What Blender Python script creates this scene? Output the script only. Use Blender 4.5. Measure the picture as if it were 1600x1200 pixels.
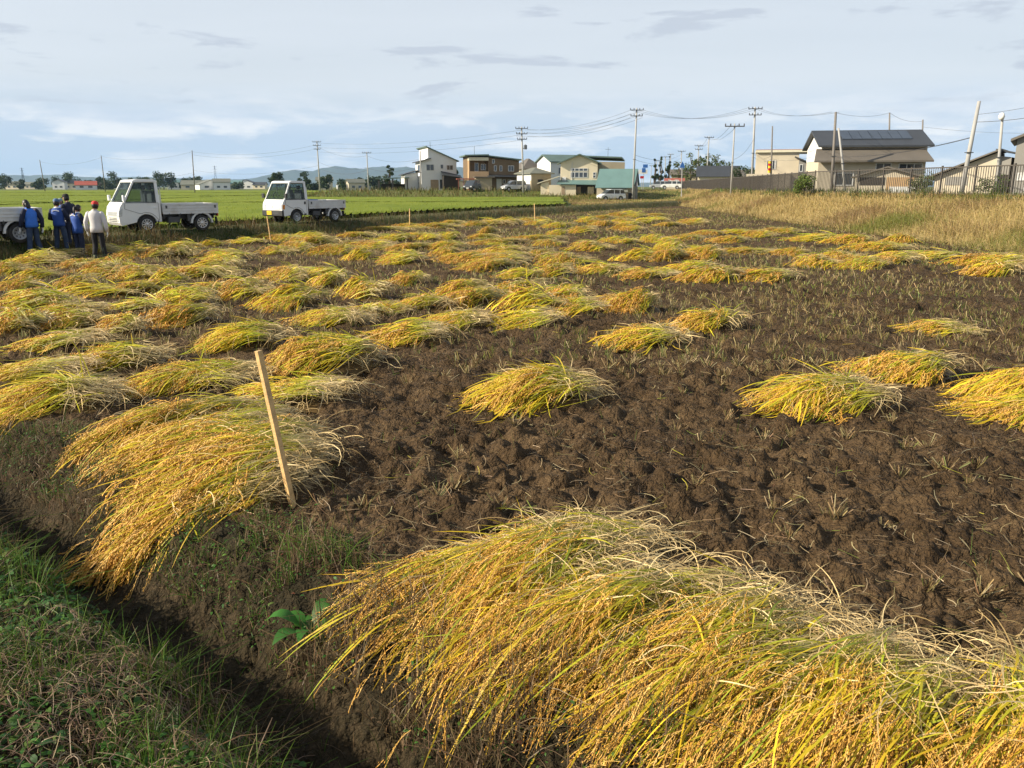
import bpy, bmesh, math, random
import numpy as np
from mathutils import Vector, Matrix, Euler

R = math.radians
sc = bpy.context.scene
col = sc.collection
for o in list(bpy.data.objects):
    bpy.data.objects.remove(o)

# ------------------------------------------------------------------ camera
EYE = 1.95
FPX = 1246.0
PITCH = R(13.9)
cam_d = bpy.data.cameras.new('camera')
cam_d.sensor_width = 36.0
cam_d.lens = FPX / 1600 * 36.0
cam_d.clip_start = 0.05
cam_d.clip_end = 40000
cam = bpy.data.objects.new('camera', cam_d)
col.objects.link(cam)
cam.location = (0, 0, EYE)
cam.rotation_euler = (R(90) - PITCH, 0, 0)
sc.camera = cam

# ------------------------------------------------------------------ sun + sky
SUN_EL, SUN_BACK = R(29), R(14)
SUN = Vector((-math.cos(SUN_EL) * math.cos(SUN_BACK), -math.cos(SUN_EL) * math.sin(SUN_BACK), math.sin(SUN_EL)))
sun_d = bpy.data.lights.new('sun', 'SUN')
sun_d.energy = 5.0
sun_d.angle = R(0.55)
sun_d.color = (1.0, 0.88, 0.69)
sun = bpy.data.objects.new('sun', sun_d)
col.objects.link(sun)
sun.location = (-60, -15, 40)
sun.rotation_euler = SUN.to_track_quat('Z', 'Y').to_euler()

world = bpy.data.worlds.new('World')
sc.world = world
world.use_nodes = True
wt = world.node_tree
for n in list(wt.nodes):
    wt.nodes.remove(n)


def N(t, kind, **kw):
    n = t.nodes.new(kind)
    for k, v in kw.items():
        if k == 'inputs':
            for i, val in v.items():
                n.inputs[i].default_value = val
        else:
            setattr(n, k, v)
    return n


def math_n(t, op, a, b=None, clamp=False):
    n = t.nodes.new('ShaderNodeMath'); n.operation = op; n.use_clamp = clamp
    for i, v in enumerate((a, b)):
        if v is None: continue
        if isinstance(v, (int, float)): n.inputs[i].default_value = v
        else: t.links.new(v, n.inputs[i])
    return n.outputs[0]


def ramp_n(t, fac, stops, interp='LINEAR'):
    n = t.nodes.new('ShaderNodeValToRGB'); n.color_ramp.interpolation = interp
    e = n.color_ramp.elements
    while len(e) < len(stops): e.new(0.5)
    for el, (p, c) in zip(e, stops):
        el.position = p
        el.color = (c, c, c, 1) if isinstance(c, (int, float)) else (c[0], c[1], c[2], 1)
    t.links.new(fac, n.inputs[0])
    return n.outputs[0]


def mix_n(t, fac, a, b, blend='MIX'):
    n = t.nodes.new('ShaderNodeMix'); n.data_type = 'RGBA'; n.blend_type = blend; n.clamp_factor = True
    if isinstance(fac, (int, float)): n.inputs[0].default_value = fac
    else: t.links.new(fac, n.inputs[0])
    for i, v in ((6, a), (7, b)):
        if isinstance(v, (tuple, list)): n.inputs[i].default_value = (v[0], v[1], v[2], 1)
        else: t.links.new(v, n.inputs[i])
    return n.outputs[2]


sky = N(wt, 'ShaderNodeTexSky', sky_type='NISHITA', sun_disc=False)
sky.sun_elevation = SUN_EL
sky.sun_rotation = math.atan2(SUN.x, SUN.y)
sky.air_density = 1.0; sky.dust_density = 1.6; sky.ozone_density = 1.4
tc = N(wt, 'ShaderNodeTexCoord')
sep = N(wt, 'ShaderNodeSeparateXYZ'); wt.links.new(tc.outputs['Generated'], sep.inputs[0])
zc = math_n(wt, 'MAXIMUM', sep.outputs[2], 0.0)
den = math_n(wt, 'ADD', zc, 0.055)
cx = math_n(wt, 'DIVIDE', sep.outputs[0], den)
cy = math_n(wt, 'DIVIDE', sep.outputs[1], den)
comb = N(wt, 'ShaderNodeCombineXYZ')
wt.links.new(cx, comb.inputs[0]); wt.links.new(cy, comb.inputs[1])


def wnoise(scale, detail, rough, off, sx=1.0, sy=1.0, dist=0.0):
    m = N(wt, 'ShaderNodeMapping'); m.inputs['Location'].default_value = off
    m.inputs['Scale'].default_value = (sx, sy, 1)
    wt.links.new(comb.outputs[0], m.inputs[0])
    n = N(wt, 'ShaderNodeTexNoise'); n.inputs['Scale'].default_value = scale
    n.inputs['Detail'].default_value = detail; n.inputs['Roughness'].default_value = rough
    n.inputs['Distortion'].default_value = dist
    wt.links.new(m.outputs[0], n.inputs['Vector'])
    return n.outputs[0]


# all colours below are in sky units (times the Background strength)
VEIL = (8.1, 8.7, 9.4)
veil_n = wnoise(0.22, 5, 0.55, (3, 1, 0), 0.7, 1.5)
veil_f = ramp_n(wt, veil_n, [(0.3, 0.74), (0.72, 0.96)])
veil_e = ramp_n(wt, zc, [(0.18, 1.0), (0.6, 0.45), (1.0, 0.3)])      # cirrus veil low down; thinned overhead, out of view, to weaken fill light
base = mix_n(wt, math_n(wt, 'MULTIPLY', veil_f, veil_e), sky.outputs[0], VEIL)
# cumulus banks low over the plain
def dnoise(scale, detail, rough, off, zs, dist=0.0):
    m = N(wt, 'ShaderNodeMapping'); m.inputs['Location'].default_value = off; m.inputs['Scale'].default_value = (1, 1, zs)
    wt.links.new(tc.outputs['Generated'], m.inputs[0])
    n = N(wt, 'ShaderNodeTexNoise'); n.inputs['Scale'].default_value = scale
    n.inputs['Detail'].default_value = detail; n.inputs['Roughness'].default_value = rough; n.inputs['Distortion'].default_value = dist
    wt.links.new(m.outputs[0], n.inputs['Vector'])
    return n.outputs[0]


low_f = ramp_n(wt, zc, [(0.0, 1.0), (0.055, 0.9), (0.115, 0.0)])
base = mix_n(wt, math_n(wt, 'MULTIPLY', low_f, 0.75), base, (4.9, 6.5, 8.6))
cum_n = dnoise(7.5, 9, 0.58, (2.3, 5.1, 0.4), 5.0, 0.25)
cum_f = ramp_n(wt, cum_n, [(0.46, 0.0), (0.58, 1.0)])
cum_tone = ramp_n(wt, dnoise(7.5, 9, 0.58, (2.3, 5.1, 0.32), 5.0, 0.25), [(0.45, (10.2, 10.2, 10.2)), (0.66, (6.2, 7.2, 8.6))])
base = mix_n(wt, math_n(wt, 'MULTIPLY', math_n(wt, 'MULTIPLY', cum_f, low_f), 0.9), base, cum_tone)
# scattered grey puffs higher up
puff_n = dnoise(6.5, 10, 0.6, (7.7, 1.3, 2.2), 5.5, 0.3)
puff_f = ramp_n(wt, puff_n, [(0.55, 0.0), (0.62, 0.8)])
hi_f = ramp_n(wt, zc, [(0.06, 0.0), (0.11, 1.0)])
base = mix_n(wt, math_n(wt, 'MULTIPLY', puff_f, hi_f), base, (5.6, 6.2, 7.2))
bg = N(wt, 'ShaderNodeBackground'); bg.inputs[1].default_value = 0.061
wt.links.new(base, bg.inputs[0])
wo = N(wt, 'ShaderNodeOutputWorld'); wt.links.new(bg.outputs[0], wo.inputs[0])

vs = sc.view_settings
vs.view_transform = 'Standard'; vs.look = 'None'; vs.exposure = 0.74; vs.gamma = 1.0
vs.use_curve_mapping = False
sc.render.engine = 'CYCLES'
sc.cycles.max_bounces = 6
sc.cycles.diffuse_bounces = 3
sc.cycles.volume_bounces = 1
sc.cycles.transparent_max_bounces = 12

# ------------------------------------------------------------------ pixels -> directions
CP, SP = math.cos(PITCH), math.sin(PITCH)


def ray(px, py):
    u = (px - 800) / FPX; w = (600 - py) / FPX
    return u, CP + w * SP, -SP + w * CP


def at(px, py, z=0.0):                 # where the ray meets the level z
    u, y, zz = ray(px, py)
    t = (z - EYE) / zz
    return u * t, y * t


def atY(px, py, Y):                    # where the ray meets the upright plane y = Y
    u, y, zz = ray(px, py)
    t = Y / y
    return u * t, Y, EYE + zz * t


def XY(px, Y, z=0.5):                  # x of an image column at ground distance Y
    t = Y * CP + (EYE - z) * SP
    return (px - 800) / FPX * t


# ------------------------------------------------------------------ noise
def hash2(ix, iy, seed):
    h = (ix.astype(np.int64) * 374761393 + iy.astype(np.int64) * 668265263 + seed * 974711) & 0xffffffff
    h = ((h ^ (h >> 13)) * 1274126177) & 0xffffffff
    h = h ^ (h >> 16)
    return (h & 0xffffff) / float(0x1000000)


def vnoise(x, y, seed=0):
    ix = np.floor(x); iy = np.floor(y)
    fx = x - ix; fy = y - iy
    fx = fx * fx * (3 - 2 * fx); fy = fy * fy * (3 - 2 * fy)
    a = hash2(ix, iy, seed); b = hash2(ix + 1, iy, seed)
    c = hash2(ix, iy + 1, seed); d = hash2(ix + 1, iy + 1, seed)
    return (a * (1 - fx) + b * fx) * (1 - fy) + (c * (1 - fx) + d * fx) * fy


def fbm(x, y, seed=0, oct=4):
    s = 0; a = 0.5; t = 0
    for i in range(oct):
        s = s + a * vnoise(x, y, seed + i * 17); t += a
        x = x * 2.03 + 11.1; y = y * 2.03 + 3.7; a *= 0.5
    return s / t


def worley(x, y, seed=0):
    ix = np.floor(x); iy = np.floor(y)
    d1 = np.full(x.shape, 9.0); v = np.zeros(x.shape)
    for i in (-1, 0, 1):
        for j in (-1, 0, 1):
            cx_ = ix + i + hash2(ix + i, iy + j, seed); cy_ = iy + j + hash2(ix + i, iy + j, seed + 5)
            d = (x - cx_) ** 2 + (y - cy_) ** 2
            m = d < d1
            v = np.where(m, hash2(ix + i, iy + j, seed + 9), v)
            d1 = np.minimum(d1, d)
    return np.sqrt(d1), v


def sstep(a, b, x):
    t = np.clip((x - a) / (b - a), 0, 1)
    return t * t * (3 - 2 * t)


# ------------------------------------------------------------------ lie of the land
DIKE = np.array([(-22, 7), (-18.5, 15), (-16.2, 20.5), (-15.3, 22.5), (-12.5, 28.9), (-9.3, 35.6), (-4.6, 46), (0.2, 57), (6, 68), (13, 81), (24, 100), (40, 118)], float)
EDGE_Y = np.array([-10, 8, 23, 40, 67, 85, 100, 130]); EDGE_X = np.array([14.4, 14.6, 14.9, 15.3, 16.2, 17.5, 20, 27])


def fence_x(y):
    return np.where(y < 53, 29.7 - 0.1925 * y, 19.5 + (y - 53) * 0.1205)


def poly_dist(x, y, P):
    best = np.full(np.shape(x), 1e9); side = np.zeros(np.shape(x))
    for (x0, y0), (x1, y1) in zip(P[:-1], P[1:]):
        dx, dy = x1 - x0, y1 - y0; L2 = dx * dx + dy * dy
        t = np.clip(((x - x0) * dx + (y - y0) * dy) / L2, 0, 1)
        d = np.hypot(x - (x0 + t * dx), y - (y0 + t * dy))
        s = np.sign((x - x0) * dy - (y - y0) * dx)     # + = right of the line (the field)
        m = d < best
        best = np.where(m, d, best); side = np.where(m, s, side)
    return best, side


def ditch_s(x, y):
    return (x + 1.46) * 0.65 + (y - 3.46) * 0.76


def zones(x, y):
    """0 soil field, 1 near bank and ditch, 2 dike, 3 paddy side, 4 right bank, 5 raised village ground"""
    s = ditch_s(x, y) + 0.18 * (fbm(x * 1.4, y * 1.4, 3, 3) - 0.5)
    dd, side = poly_dist(x, y, DIKE)
    xe = np.interp(y, EDGE_Y, EDGE_X); xf = fence_x(y)
    z = np.zeros(np.shape(x), int)
    z = np.where(s < 0.52, 1, z)
    z = np.where((side < 0) & (s >= 0.52), 3, z)
    z = np.where((dd < 1.95) & (s >= 0.52), 2, z)
    z = np.where((x > xe) & (s >= 0.52) & ((side > 0) | (y > 100)), 4, z)
    z = np.where((x > xf) & (s >= 0.52) & (y > -5), 5, z)
    return z


def H0(x, y):
    """smooth height of the land"""
    x = np.asarray(x, float); y = np.asarray(y, float)
    s = ditch_s(x, y) + 0.34 * (fbm(x * 1.6 + 2, y * 1.6, 23, 4) - 0.5)
    wob = 0.10 * (fbm(x * 0.9, y * 0.9, 21, 3) - 0.5)
    nearb = -0.34 + 0.42 * sstep(-0.12, -0.62, s) + 0.28 * np.clip((-0.45 - s) / 1.4, 0, 1)
    h = np.where(s < -0.05, nearb, -0.34 + 0.37 * sstep(-0.05, 0.62, s) ** 0.8) + wob * (s < 0.6)
    h = np.where(s > 0.62, 0.03 * (1 - sstep(0.62, 1.4, s)), h)
    dd, side = poly_dist(x, y, DIKE)
    far = s > 0.6
    h = np.where(far & (side < 0), 0.10, h)
    dk = 0.42 * (1 - sstep(0.95, 1.95, dd))
    h = np.where(far, np.maximum(h, dk + np.where(side < 0, 0.10, 0) * (dk < 0.1)), h)
    xe = np.interp(y, EDGE_Y, EDGE_X); xf = fence_x(y)
    t = np.clip((x - xe) / np.maximum(xf - 0.5 - xe, 0.5), 0, 1)
    h = np.where(far & ((side > 0) | (y > 100)) & (x > xe), np.maximum(h, 1.47 * (t * 0.75 + 0.25 * t * t)), h)
    # raised ground of the village
    v = sstep(112, 124, y) * sstep(-34, -26, x) * (1 - sstep(900, 1000, y))
    h = np.where(far, np.maximum(h, 1.40 * v), h)
    return h


def clods(x, y):
    a = fbm(x * 1.1, y * 1.1, 31, 3) - 0.5
    wx = x + 0.06 * (vnoise(x * 9, y * 9, 2) - .5); wy = y + 0.06 * (vnoise(x * 9, y * 9, 4) - .5)
    d1, v1 = worley(wx * 4.3, wy * 4.3, 41)
    d2, v2 = worley(wx * 11.5 + 3, wy * 11.5, 47)
    d3, v3 = worley(wx * 2.5, wy * 3.1, 53)
    tramp = sstep(0.42, 0.6, fbm(x * 0.35 + 5, y * 0.35, 71, 3))
    c = 0.055 * a
    rough = 0.45 + 1.1 * sstep(0.35, 0.65, fbm(x * 0.75 + 8, y * 0.75, 75, 3))
    c = c + (0.10 * rough * (0.62 - d1) * (0.2 + v1)) + 0.07 * (0.6 - d2) * (0.25 + v2)
    c = c - 0.12 * (v3 > 0.55) * np.exp(-(d3 / 0.27) ** 2) * (0.45 + 0.55 * tramp)
    c = c + 0.03 * (fbm(x * 22, y * 22, 61, 2) - 0.5)
    return c


def Hs(x, y):
    """height with soil relief"""
    x = np.asarray(x, float); y = np.asarray(y, float)
    return H0(x, y)


# ------------------------------------------------------------------ mesh helpers
class Acc:
    def __init__(s): s.V = []; s.Q = []; s.T = []; s.C = []; s.n = 0

    def add(s, V, F, C=None):
        V = np.asarray(V, np.float32).reshape(-1, 3); F = np.asarray(F, np.int64)
        s.V.append(V)
        (s.Q if F.shape[1] == 4 else s.T).append(F + s.n)
        if C is not None:
            C = np.asarray(C, np.float32)
            if C.ndim == 1: C = np.tile(C, (len(V), 1))
            s.C.append(C.reshape(-1, 3))
        s.n += len(V)

    def mesh(s, name, smooth=False):
        me = bpy.data.meshes.new(name)
        if not s.V: return me
        V = np.concatenate(s.V)
        Q = np.concatenate(s.Q) if s.Q else np.zeros((0, 4), np.int64)
        T = np.concatenate(s.T) if s.T else np.zeros((0, 3), np.int64)
        me.vertices.add(len(V)); me.vertices.foreach_set('co', V.ravel())
        nl = Q.size + T.size; nf = len(Q) + len(T)
        me.loops.add(nl); me.loops.foreach_set('vertex_index', np.concatenate([Q.ravel(), T.ravel()]).astype(np.int32))
        me.polygons.add(nf)
        ls = np.concatenate([np.arange(len(Q)) * 4, Q.size + np.arange(len(T)) * 3]).astype(np.int32)
        me.polygons.foreach_set('loop_start', ls)
        if smooth: me.polygons.foreach_set('use_smooth', np.ones(nf, bool))
        me.update(calc_edges=True)
        if s.C:
            C = np.concatenate(s.C)
            ca = me.color_attributes.new('Col', 'FLOAT_COLOR', 'POINT')
            ca.data.foreach_set('color', np.concatenate([C, np.ones((len(C), 1), np.float32)], 1).ravel())
        return me

    def build(s, name, mat, parent=None, smooth=False):
        return mkobj(name, s.mesh(name, smooth), mat, parent)


def mkobj(name, me, mat=None, parent=None):
    o = bpy.data.objects.new(name, me); col.objects.link(o)
    if mat is not None:
        for m in (mat if isinstance(mat, (list, tuple)) else [mat]): me.materials.append(m)
    if parent is not None: o.parent = parent
    return o


def tag(o, label=None, cat=None, group=None, kind=None):
    if label: o['label'] = label
    if cat: o['category'] = cat
    if group: o['group'] = group
    if kind: o['kind'] = kind
    return o


def empty(name, loc=(0, 0, 0), rz=0.0, label=None, cat=None, group=None):
    o = bpy.data.objects.new(name, None); col.objects.link(o)
    o.location = loc; o.rotation_euler = (0, 0, rz); o.empty_display_size = 0.1
    return tag(o, label, cat, group)


def nrm(v):
    return v / np.maximum(np.linalg.norm(v, axis=-1, keepdims=True), 1e-9)


def ribbons(P, W, C, ref):
    """P (N,K,3) centre lines, W (N,K) widths, C (N,K,3) colours, ref (N,3) face normal"""
    n, k, _ = P.shape
    T = np.gradient(P, axis=1)
    S = nrm(np.cross(T, ref[:, None, :])) * (W[..., None] * 0.5)
    V = np.stack([P - S, P + S], 2).reshape(-1, 3)
    C2 = np.repeat(C[:, :, None, :], 2, 2).reshape(-1, 3)
    b = (np.arange(n)[:, None] * k + np.arange(k - 1)[None]) * 2
    F = np.stack([b, b + 1, b + 3, b + 2], -1).reshape(-1, 4)
    return V, F, C2


def spindles(p, d, L, w, C):
    """small four-faced spindles: p (N,3) middle, d (N,3) unit axis, L (N,) length, w (N,) width"""
    n = len(p)
    a = nrm(np.cross(d, np.array([0.31, 0.17, 0.93]))); b = np.cross(d, a)
    V = np.empty((n, 4, 3), np.float32); w_ = w[:, None] * .5
    V[:, 0] = p - d * L[:, None] * .5 - b * w_ * .45; V[:, 1] = p + d * L[:, None] * .5 - b * w_ * .45
    V[:, 2] = p + a * w_ * 1.1 + b * w_ * .7; V[:, 3] = p - a * w_ * 1.1 + b * w_ * .7
    f = np.array([(0, 2, 1), (0, 1, 3), (0, 3, 2), (1, 2, 3)])
    F = (np.arange(n)[:, None, None] * 4 + f[None]).reshape(-1, 3)
    return V.reshape(-1, 3), F, np.repeat(C, 4, 0)


class MB:
    """plain mesh builder for hard objects"""
    def __init__(s): s.v = []; s.f = []

    def add(s, v, f):
        n = len(s.v); s.v += [tuple(p) for p in v]; s.f += [tuple(i + n for i in q) for q in f]; return s

    def box(s, x0, x1, y0, y1, z0, z1):
        return s.add([(x0, y0, z0), (x1, y0, z0), (x1, y1, z0), (x0, y1, z0), (x0, y0, z1), (x1, y0, z1), (x1, y1, z1), (x0, y1, z1)],
                     [(3, 2, 1, 0), (4, 5, 6, 7), (0, 1, 5, 4), (1, 2, 6, 5), (2, 3, 7, 6), (3, 0, 4, 7)])

    def prism(s, poly, axis, a, b):
        """poly in the two other axes, extruded along axis from a to b"""
        n = len(poly)

        def P(p, t):
            return (t, p[0], p[1]) if axis == 'x' else (p[0], t, p[1]) if axis == 'y' else (p[0], p[1], t)
        v = [P(p, a) for p in poly] + [P(p, b) for p in poly]
        f = [tuple(range(n))[::-1], tuple(range(n, 2 * n))] + [(i, (i + 1) % n, n + (i + 1) % n, n + i) for i in range(n)]
        return s.add(v, f)

    def hexa(s, b, t):
        """bottom four points, top four points"""
        return s.add(list(b) + list(t), [(3, 2, 1, 0), (4, 5, 6, 7), (0, 1, 5, 4), (1, 2, 6, 5), (2, 3, 7, 6), (3, 0, 4, 7)])

    def tube(s, pts, r, n=8, cap=True):
        pts = [Vector(p) for p in pts]
        rr = r if isinstance(r, (list, tuple)) else [r] * len(pts)
        base = len(s.v); up = None
        for i, p in enumerate(pts):
            t = (pts[min(i + 1, len(pts) - 1)] - pts[max(i - 1, 0)]).normalized()
            if up is None:
                up = t.orthogonal().normalized()
            else:
                up = (up - t * up.dot(t)).normalized()
            sd = t.cross(up)
            for k in range(n):
                a = 2 * math.pi * k / n
                q = p + (up * math.cos(a) + sd * math.sin(a)) * rr[i]
                s.v.append(tuple(q))
        for i in range(len(pts) - 1):
            for k in range(n):
                a = base + i * n + k; b = base + i * n + (k + 1) % n
                s.f.append((a, b, b + n, a + n))
        if cap:
            s.f.append(tuple(base + k for k in range(n))[::-1])
            s.f.append(tuple(base + (len(pts) - 1) * n + k for k in range(n)))
        return s

    def lathe(s, prof, axis='y', c=(0, 0, 0), n=24):
        """prof list of (t along axis, radius)"""
        base = len(s.v)
        for t, r in prof:
            for k in range(n):
                a = 2 * math.pi * k / n; u, w = r * math.cos(a), r * math.sin(a)
                p = (u, t, w) if axis == 'y' else (u, w, t) if axis == 'z' else (t, u, w)
                s.v.append((p[0] + c[0], p[1] + c[1], p[2] + c[2]))
        for i in range(len(prof) - 1):
            for k in range(n):
                a = base + i * n + k; b = base + i * n + (k + 1) % n
                s.f.append((a, b, b + n, a + n))
        return s

    def build(s, name, mat, parent=None, bevel=0.0, smooth=False):
        me = bpy.data.meshes.new(name); me.from_pydata(s.v, [], s.f)
        bm = bmesh.new(); bm.from_mesh(me); bmesh.ops.recalc_face_normals(bm, faces=bm.faces); bm.to_mesh(me); bm.free()
        if smooth: me.polygons.foreach_set('use_smooth', np.ones(len(me.polygons), bool))
        o = mkobj(name, me, mat, parent)
        if bevel:
            m = o.modifiers.new('bevel', 'BEVEL'); m.width = bevel; m.segments = 2; m.limit_method = 'ANGLE'; m.angle_limit = R(35)
        return o


def copy_tree(o, parent=None):
    c = o.copy(); col.objects.link(c)
    if parent is not None: c.parent = parent
    for ch in o.children: copy_tree(ch, c)
    return c


# ------------------------------------------------------------------ materials
def new_mat(name):
    m = bpy.data.materials.new(name); m.use_nodes = True
    t = m.node_tree
    return m, t, t.nodes['Principled BSDF']


def mat(name, c, rough=0.6, var=0.12, vscale=3.0, bump=0.0, bscale=40.0, metal=0.0, spec=0.5, dirt=None, coat=0.0):
    m, t, p = new_mat(name)
    tcn = t.nodes.new('ShaderNodeTexCoord')
    n = t.nodes.new('ShaderNodeTexNoise'); n.inputs['Scale'].default_value = vscale; n.inputs['Detail'].default_value = 6
    t.links.new(tcn.outputs['Object'], n.inputs['Vector'])
    lo = tuple(x * (1 - var) for x in c); hi = tuple(min(1, x * (1 + var)) for x in c)
    cc = ramp_n(t, n.outputs[0], [(0.3, lo), (0.7, hi)])
    if dirt:
        n2 = t.nodes.new('ShaderNodeTexNoise'); n2.inputs['Scale'].default_value = vscale * 0.7; n2.inputs['Detail'].default_value = 9
        t.links.new(tcn.outputs['Object'], n2.inputs['Vector'])
        f = ramp_n(t, n2.outputs[0], [(0.5, 0.0), (0.72, 0.6)])
        cc = mix_n(t, f, cc, dirt)
    t.links.new(cc, p.inputs['Base Color'])
    p.inputs['Roughness'].default_value = rough; p.inputs['Metallic'].default_value = metal
    p.inputs['Specular IOR Level'].default_value = spec
    p.inputs['Coat Weight'].default_value = coat
    if bump:
        b = t.nodes.new('ShaderNodeBump'); b.inputs['Strength'].default_value = bump; b.inputs['Distance'].default_value = 0.02
        n3 = t.nodes.new('ShaderNodeTexNoise'); n3.inputs['Scale'].default_value = bscale; n3.inputs['Detail'].default_value = 6
        t.links.new(tcn.outputs['Object'], n3.inputs['Vector']); t.links.new(n3.outputs[0], b.inputs['Height'])
        t.links.new(b.outputs[0], p.inputs['Normal'])
    return m


def plant_mat(name, trans=0.3, rough=0.55, spec=0.3):
    """colour from the mesh's Col attribute (each blade's own colour), thin and a little translucent"""
    m, t, p = new_mat(name)
    a = t.nodes.new('ShaderNodeAttribute'); a.attribute_name = 'Col'
    t.links.new(a.outputs['Color'], p.inputs['Base Color'])
    p.inputs['Roughness'].default_value = rough; p.inputs['Specular IOR Level'].default_value = spec
    if trans:
        tr = t.nodes.new('ShaderNodeBsdfTranslucent'); t.links.new(a.outputs['Color'], tr.inputs[0])
        mx = t.nodes.new('ShaderNodeMixShader'); mx.inputs[0].default_value = trans
        t.links.new(p.outputs[0], mx.inputs[1]); t.links.new(tr.outputs[0], mx.inputs[2])
        t.links.new(mx.outputs[0], t.nodes['Material Output'].inputs[0])
    return m


def glass_mat(name, tint=(0.5, 0.56, 0.58), clear=0.5):
    m, t, p = new_mat(name)
    p.inputs['Base Color'].default_value = (0.02, 0.025, 0.03, 1); p.inputs['Roughness'].default_value = 0.04
    p.inputs['Specular IOR Level'].default_value = 0.8
    tr = t.nodes.new('ShaderNodeBsdfTransparent'); tr.inputs[0].default_value = (*tint, 1)
    mx = t.nodes.new('ShaderNodeMixShader'); mx.inputs[0].default_value = clear
    t.links.new(p.outputs[0], mx.inputs[1]); t.links.new(tr.outputs[0], mx.inputs[2])
    t.links.new(mx.outputs[0], t.nodes['Material Output'].inputs[0])
    return m


def ground_mat(name, stops, scale=1.2, bump=0.5, bscale=30, rough=0.95, fine=25.0, spec=0.2):
    m, t, p = new_mat(name)
    g = t.nodes.new('ShaderNodeNewGeometry')
    n = t.nodes.new('ShaderNodeTexNoise'); n.inputs['Scale'].default_value = scale; n.inputs['Detail'].default_value = 9; n.inputs['Roughness'].default_value = 0.65
    t.links.new(g.outputs['Position'], n.inputs['Vector'])
    n2 = t.nodes.new('ShaderNodeTexNoise'); n2.inputs['Scale'].default_value = fine; n2.inputs['Detail'].default_value = 6
    t.links.new(g.outputs['Position'], n2.inputs['Vector'])
    f = math_n(t, 'ADD', math_n(t, 'MULTIPLY', n.outputs[0], 0.6), math_n(t, 'MULTIPLY', n2.outputs[0], 0.4))
    t.links.new(ramp_n(t, f, stops), p.inputs['Base Color'])
    p.inputs['Roughness'].default_value = rough; p.inputs['Specular IOR Level'].default_value = spec
    b = t.nodes.new('ShaderNodeBump'); b.inputs['Strength'].default_value = bump; b.inputs['Distance'].default_value = 0.02
    n3 = t.nodes.new('ShaderNodeTexNoise'); n3.inputs['Scale'].default_value = bscale; n3.inputs['Detail'].default_value = 8; n3.inputs['Roughness'].default_value = 0.7
    t.links.new(g.outputs['Position'], n3.inputs['Vector']); t.links.new(n3.outputs[0], b.inputs['Height'])
    t.links.new(b.outputs[0], p.inputs['Normal'])
    return m


M_SOIL = ground_mat('soil', [(0.32, (0.034, 0.021, 0.010)), (0.5, (0.084, 0.053, 0.026)), (0.68, (0.17, 0.112, 0.056))], 1.3, 0.9, 38)


def crumble(m):
    """lumpy crumbs on top of the modelled clods"""
    t = m.node_tree; p = t.nodes['Principled BSDF']; old = p.inputs['Normal'].links[0].from_socket
    g = t.nodes.new('ShaderNodeNewGeometry'); h = None
    n0 = t.nodes.new('ShaderNodeTexNoise'); n0.inputs['Scale'].default_value = 14; n0.inputs['Detail'].default_value = 4
    t.links.new(g.outputs['Position'], n0.inputs['Vector'])
    mx = t.nodes.new('ShaderNodeMix'); mx.data_type = 'VECTOR'; mx.inputs[0].default_value = 0.07
    t.links.new(g.outputs['Position'], mx.inputs[4]); t.links.new(n0.outputs[1], mx.inputs[5])
    for sc_, wgt in ((26, 1.0), (61, 0.5)):
        v = t.nodes.new('ShaderNodeTexVoronoi'); v.inputs['Scale'].default_value = sc_; t.links.new(mx.outputs[1], v.inputs['Vector'])
        k = math_n(t, 'MULTIPLY', v.outputs['Distance'], -wgt)
        h = k if h is None else math_n(t, 'ADD', h, k)
    b = t.nodes.new('ShaderNodeBump'); b.inputs['Strength'].default_value = 1.0; b.inputs['Distance'].default_value = 0.035
    t.links.new(h, b.inputs['Height']); t.links.new(old, b.inputs['Normal']); t.links.new(b.outputs[0], p.inputs['Normal'])


crumble(M_SOIL)
M_BANK = ground_mat('bank_earth', [(0.35, (0.020, 0.018, 0.008)), (0.5, (0.045, 0.034, 0.017)), (0.68, (0.095, 0.066, 0.036))], 2.2, 0.9, 40)
crumble(M_BANK)
M_DIKE = ground_mat('dike_earth', [(0.35, (0.035, 0.045, 0.012)), (0.5, (0.075, 0.070, 0.025)), (0.68, (0.14, 0.11, 0.05))], 1.2, 0.8, 20)
M_DRY = ground_mat('dry_turf', [(0.35, (0.15, 0.115, 0.04)), (0.5, (0.24, 0.18, 0.065)), (0.68, (0.32, 0.25, 0.10))], 0.8, 0.8, 14)
M_YARD = ground_mat('yard_ground', [(0.35, (0.06, 0.065, 0.025)), (0.5, (0.11, 0.10, 0.045)), (0.68, (0.17, 0.14, 0.08))], 0.5, 0.6, 8)
M_PLAIN = ground_mat('plain', [(0.38, (0.055, 0.085, 0.016)), (0.5, (0.11, 0.13, 0.03)), (0.62, (0.16, 0.15, 0.05))], 0.03, 0.4, 2, fine=0.3)
M_PLANT = plant_mat('rice_straw', 0.28, 0.5, 0.35)
M_GRAIN = plant_mat('rice_grain', 0.12, 0.55, 0.3)
M_GRASS = plant_mat('grass_blades', 0.30, 0.5, 0.3)
M_LEAF = plant_mat('tree_leaves', 0.2, 0.6, 0.25)
M_WHITE = mat('white_paint', (0.78, 0.79, 0.78), 0.35, 0.05, 2.0, coat=0.3, dirt=(0.50, 0.46, 0.39))
M_GALV = mat('bed_paint', (0.62, 0.63, 0.62), 0.45, 0.1, 3.0, dirt=(0.42, 0.37, 0.30))
M_BLACK = mat('black_plastic', (0.025, 0.026, 0.028), 0.5, 0.2)
M_TYRE = mat('tyre_rubber', (0.022, 0.021, 0.020), 0.85, 0.3, 8, 0.3, 60, dirt=(0.09, 0.07, 0.05))
M_ALLOY = mat('alloy', (0.62, 0.63, 0.65), 0.3, 0.08, metal=0.7)
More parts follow.
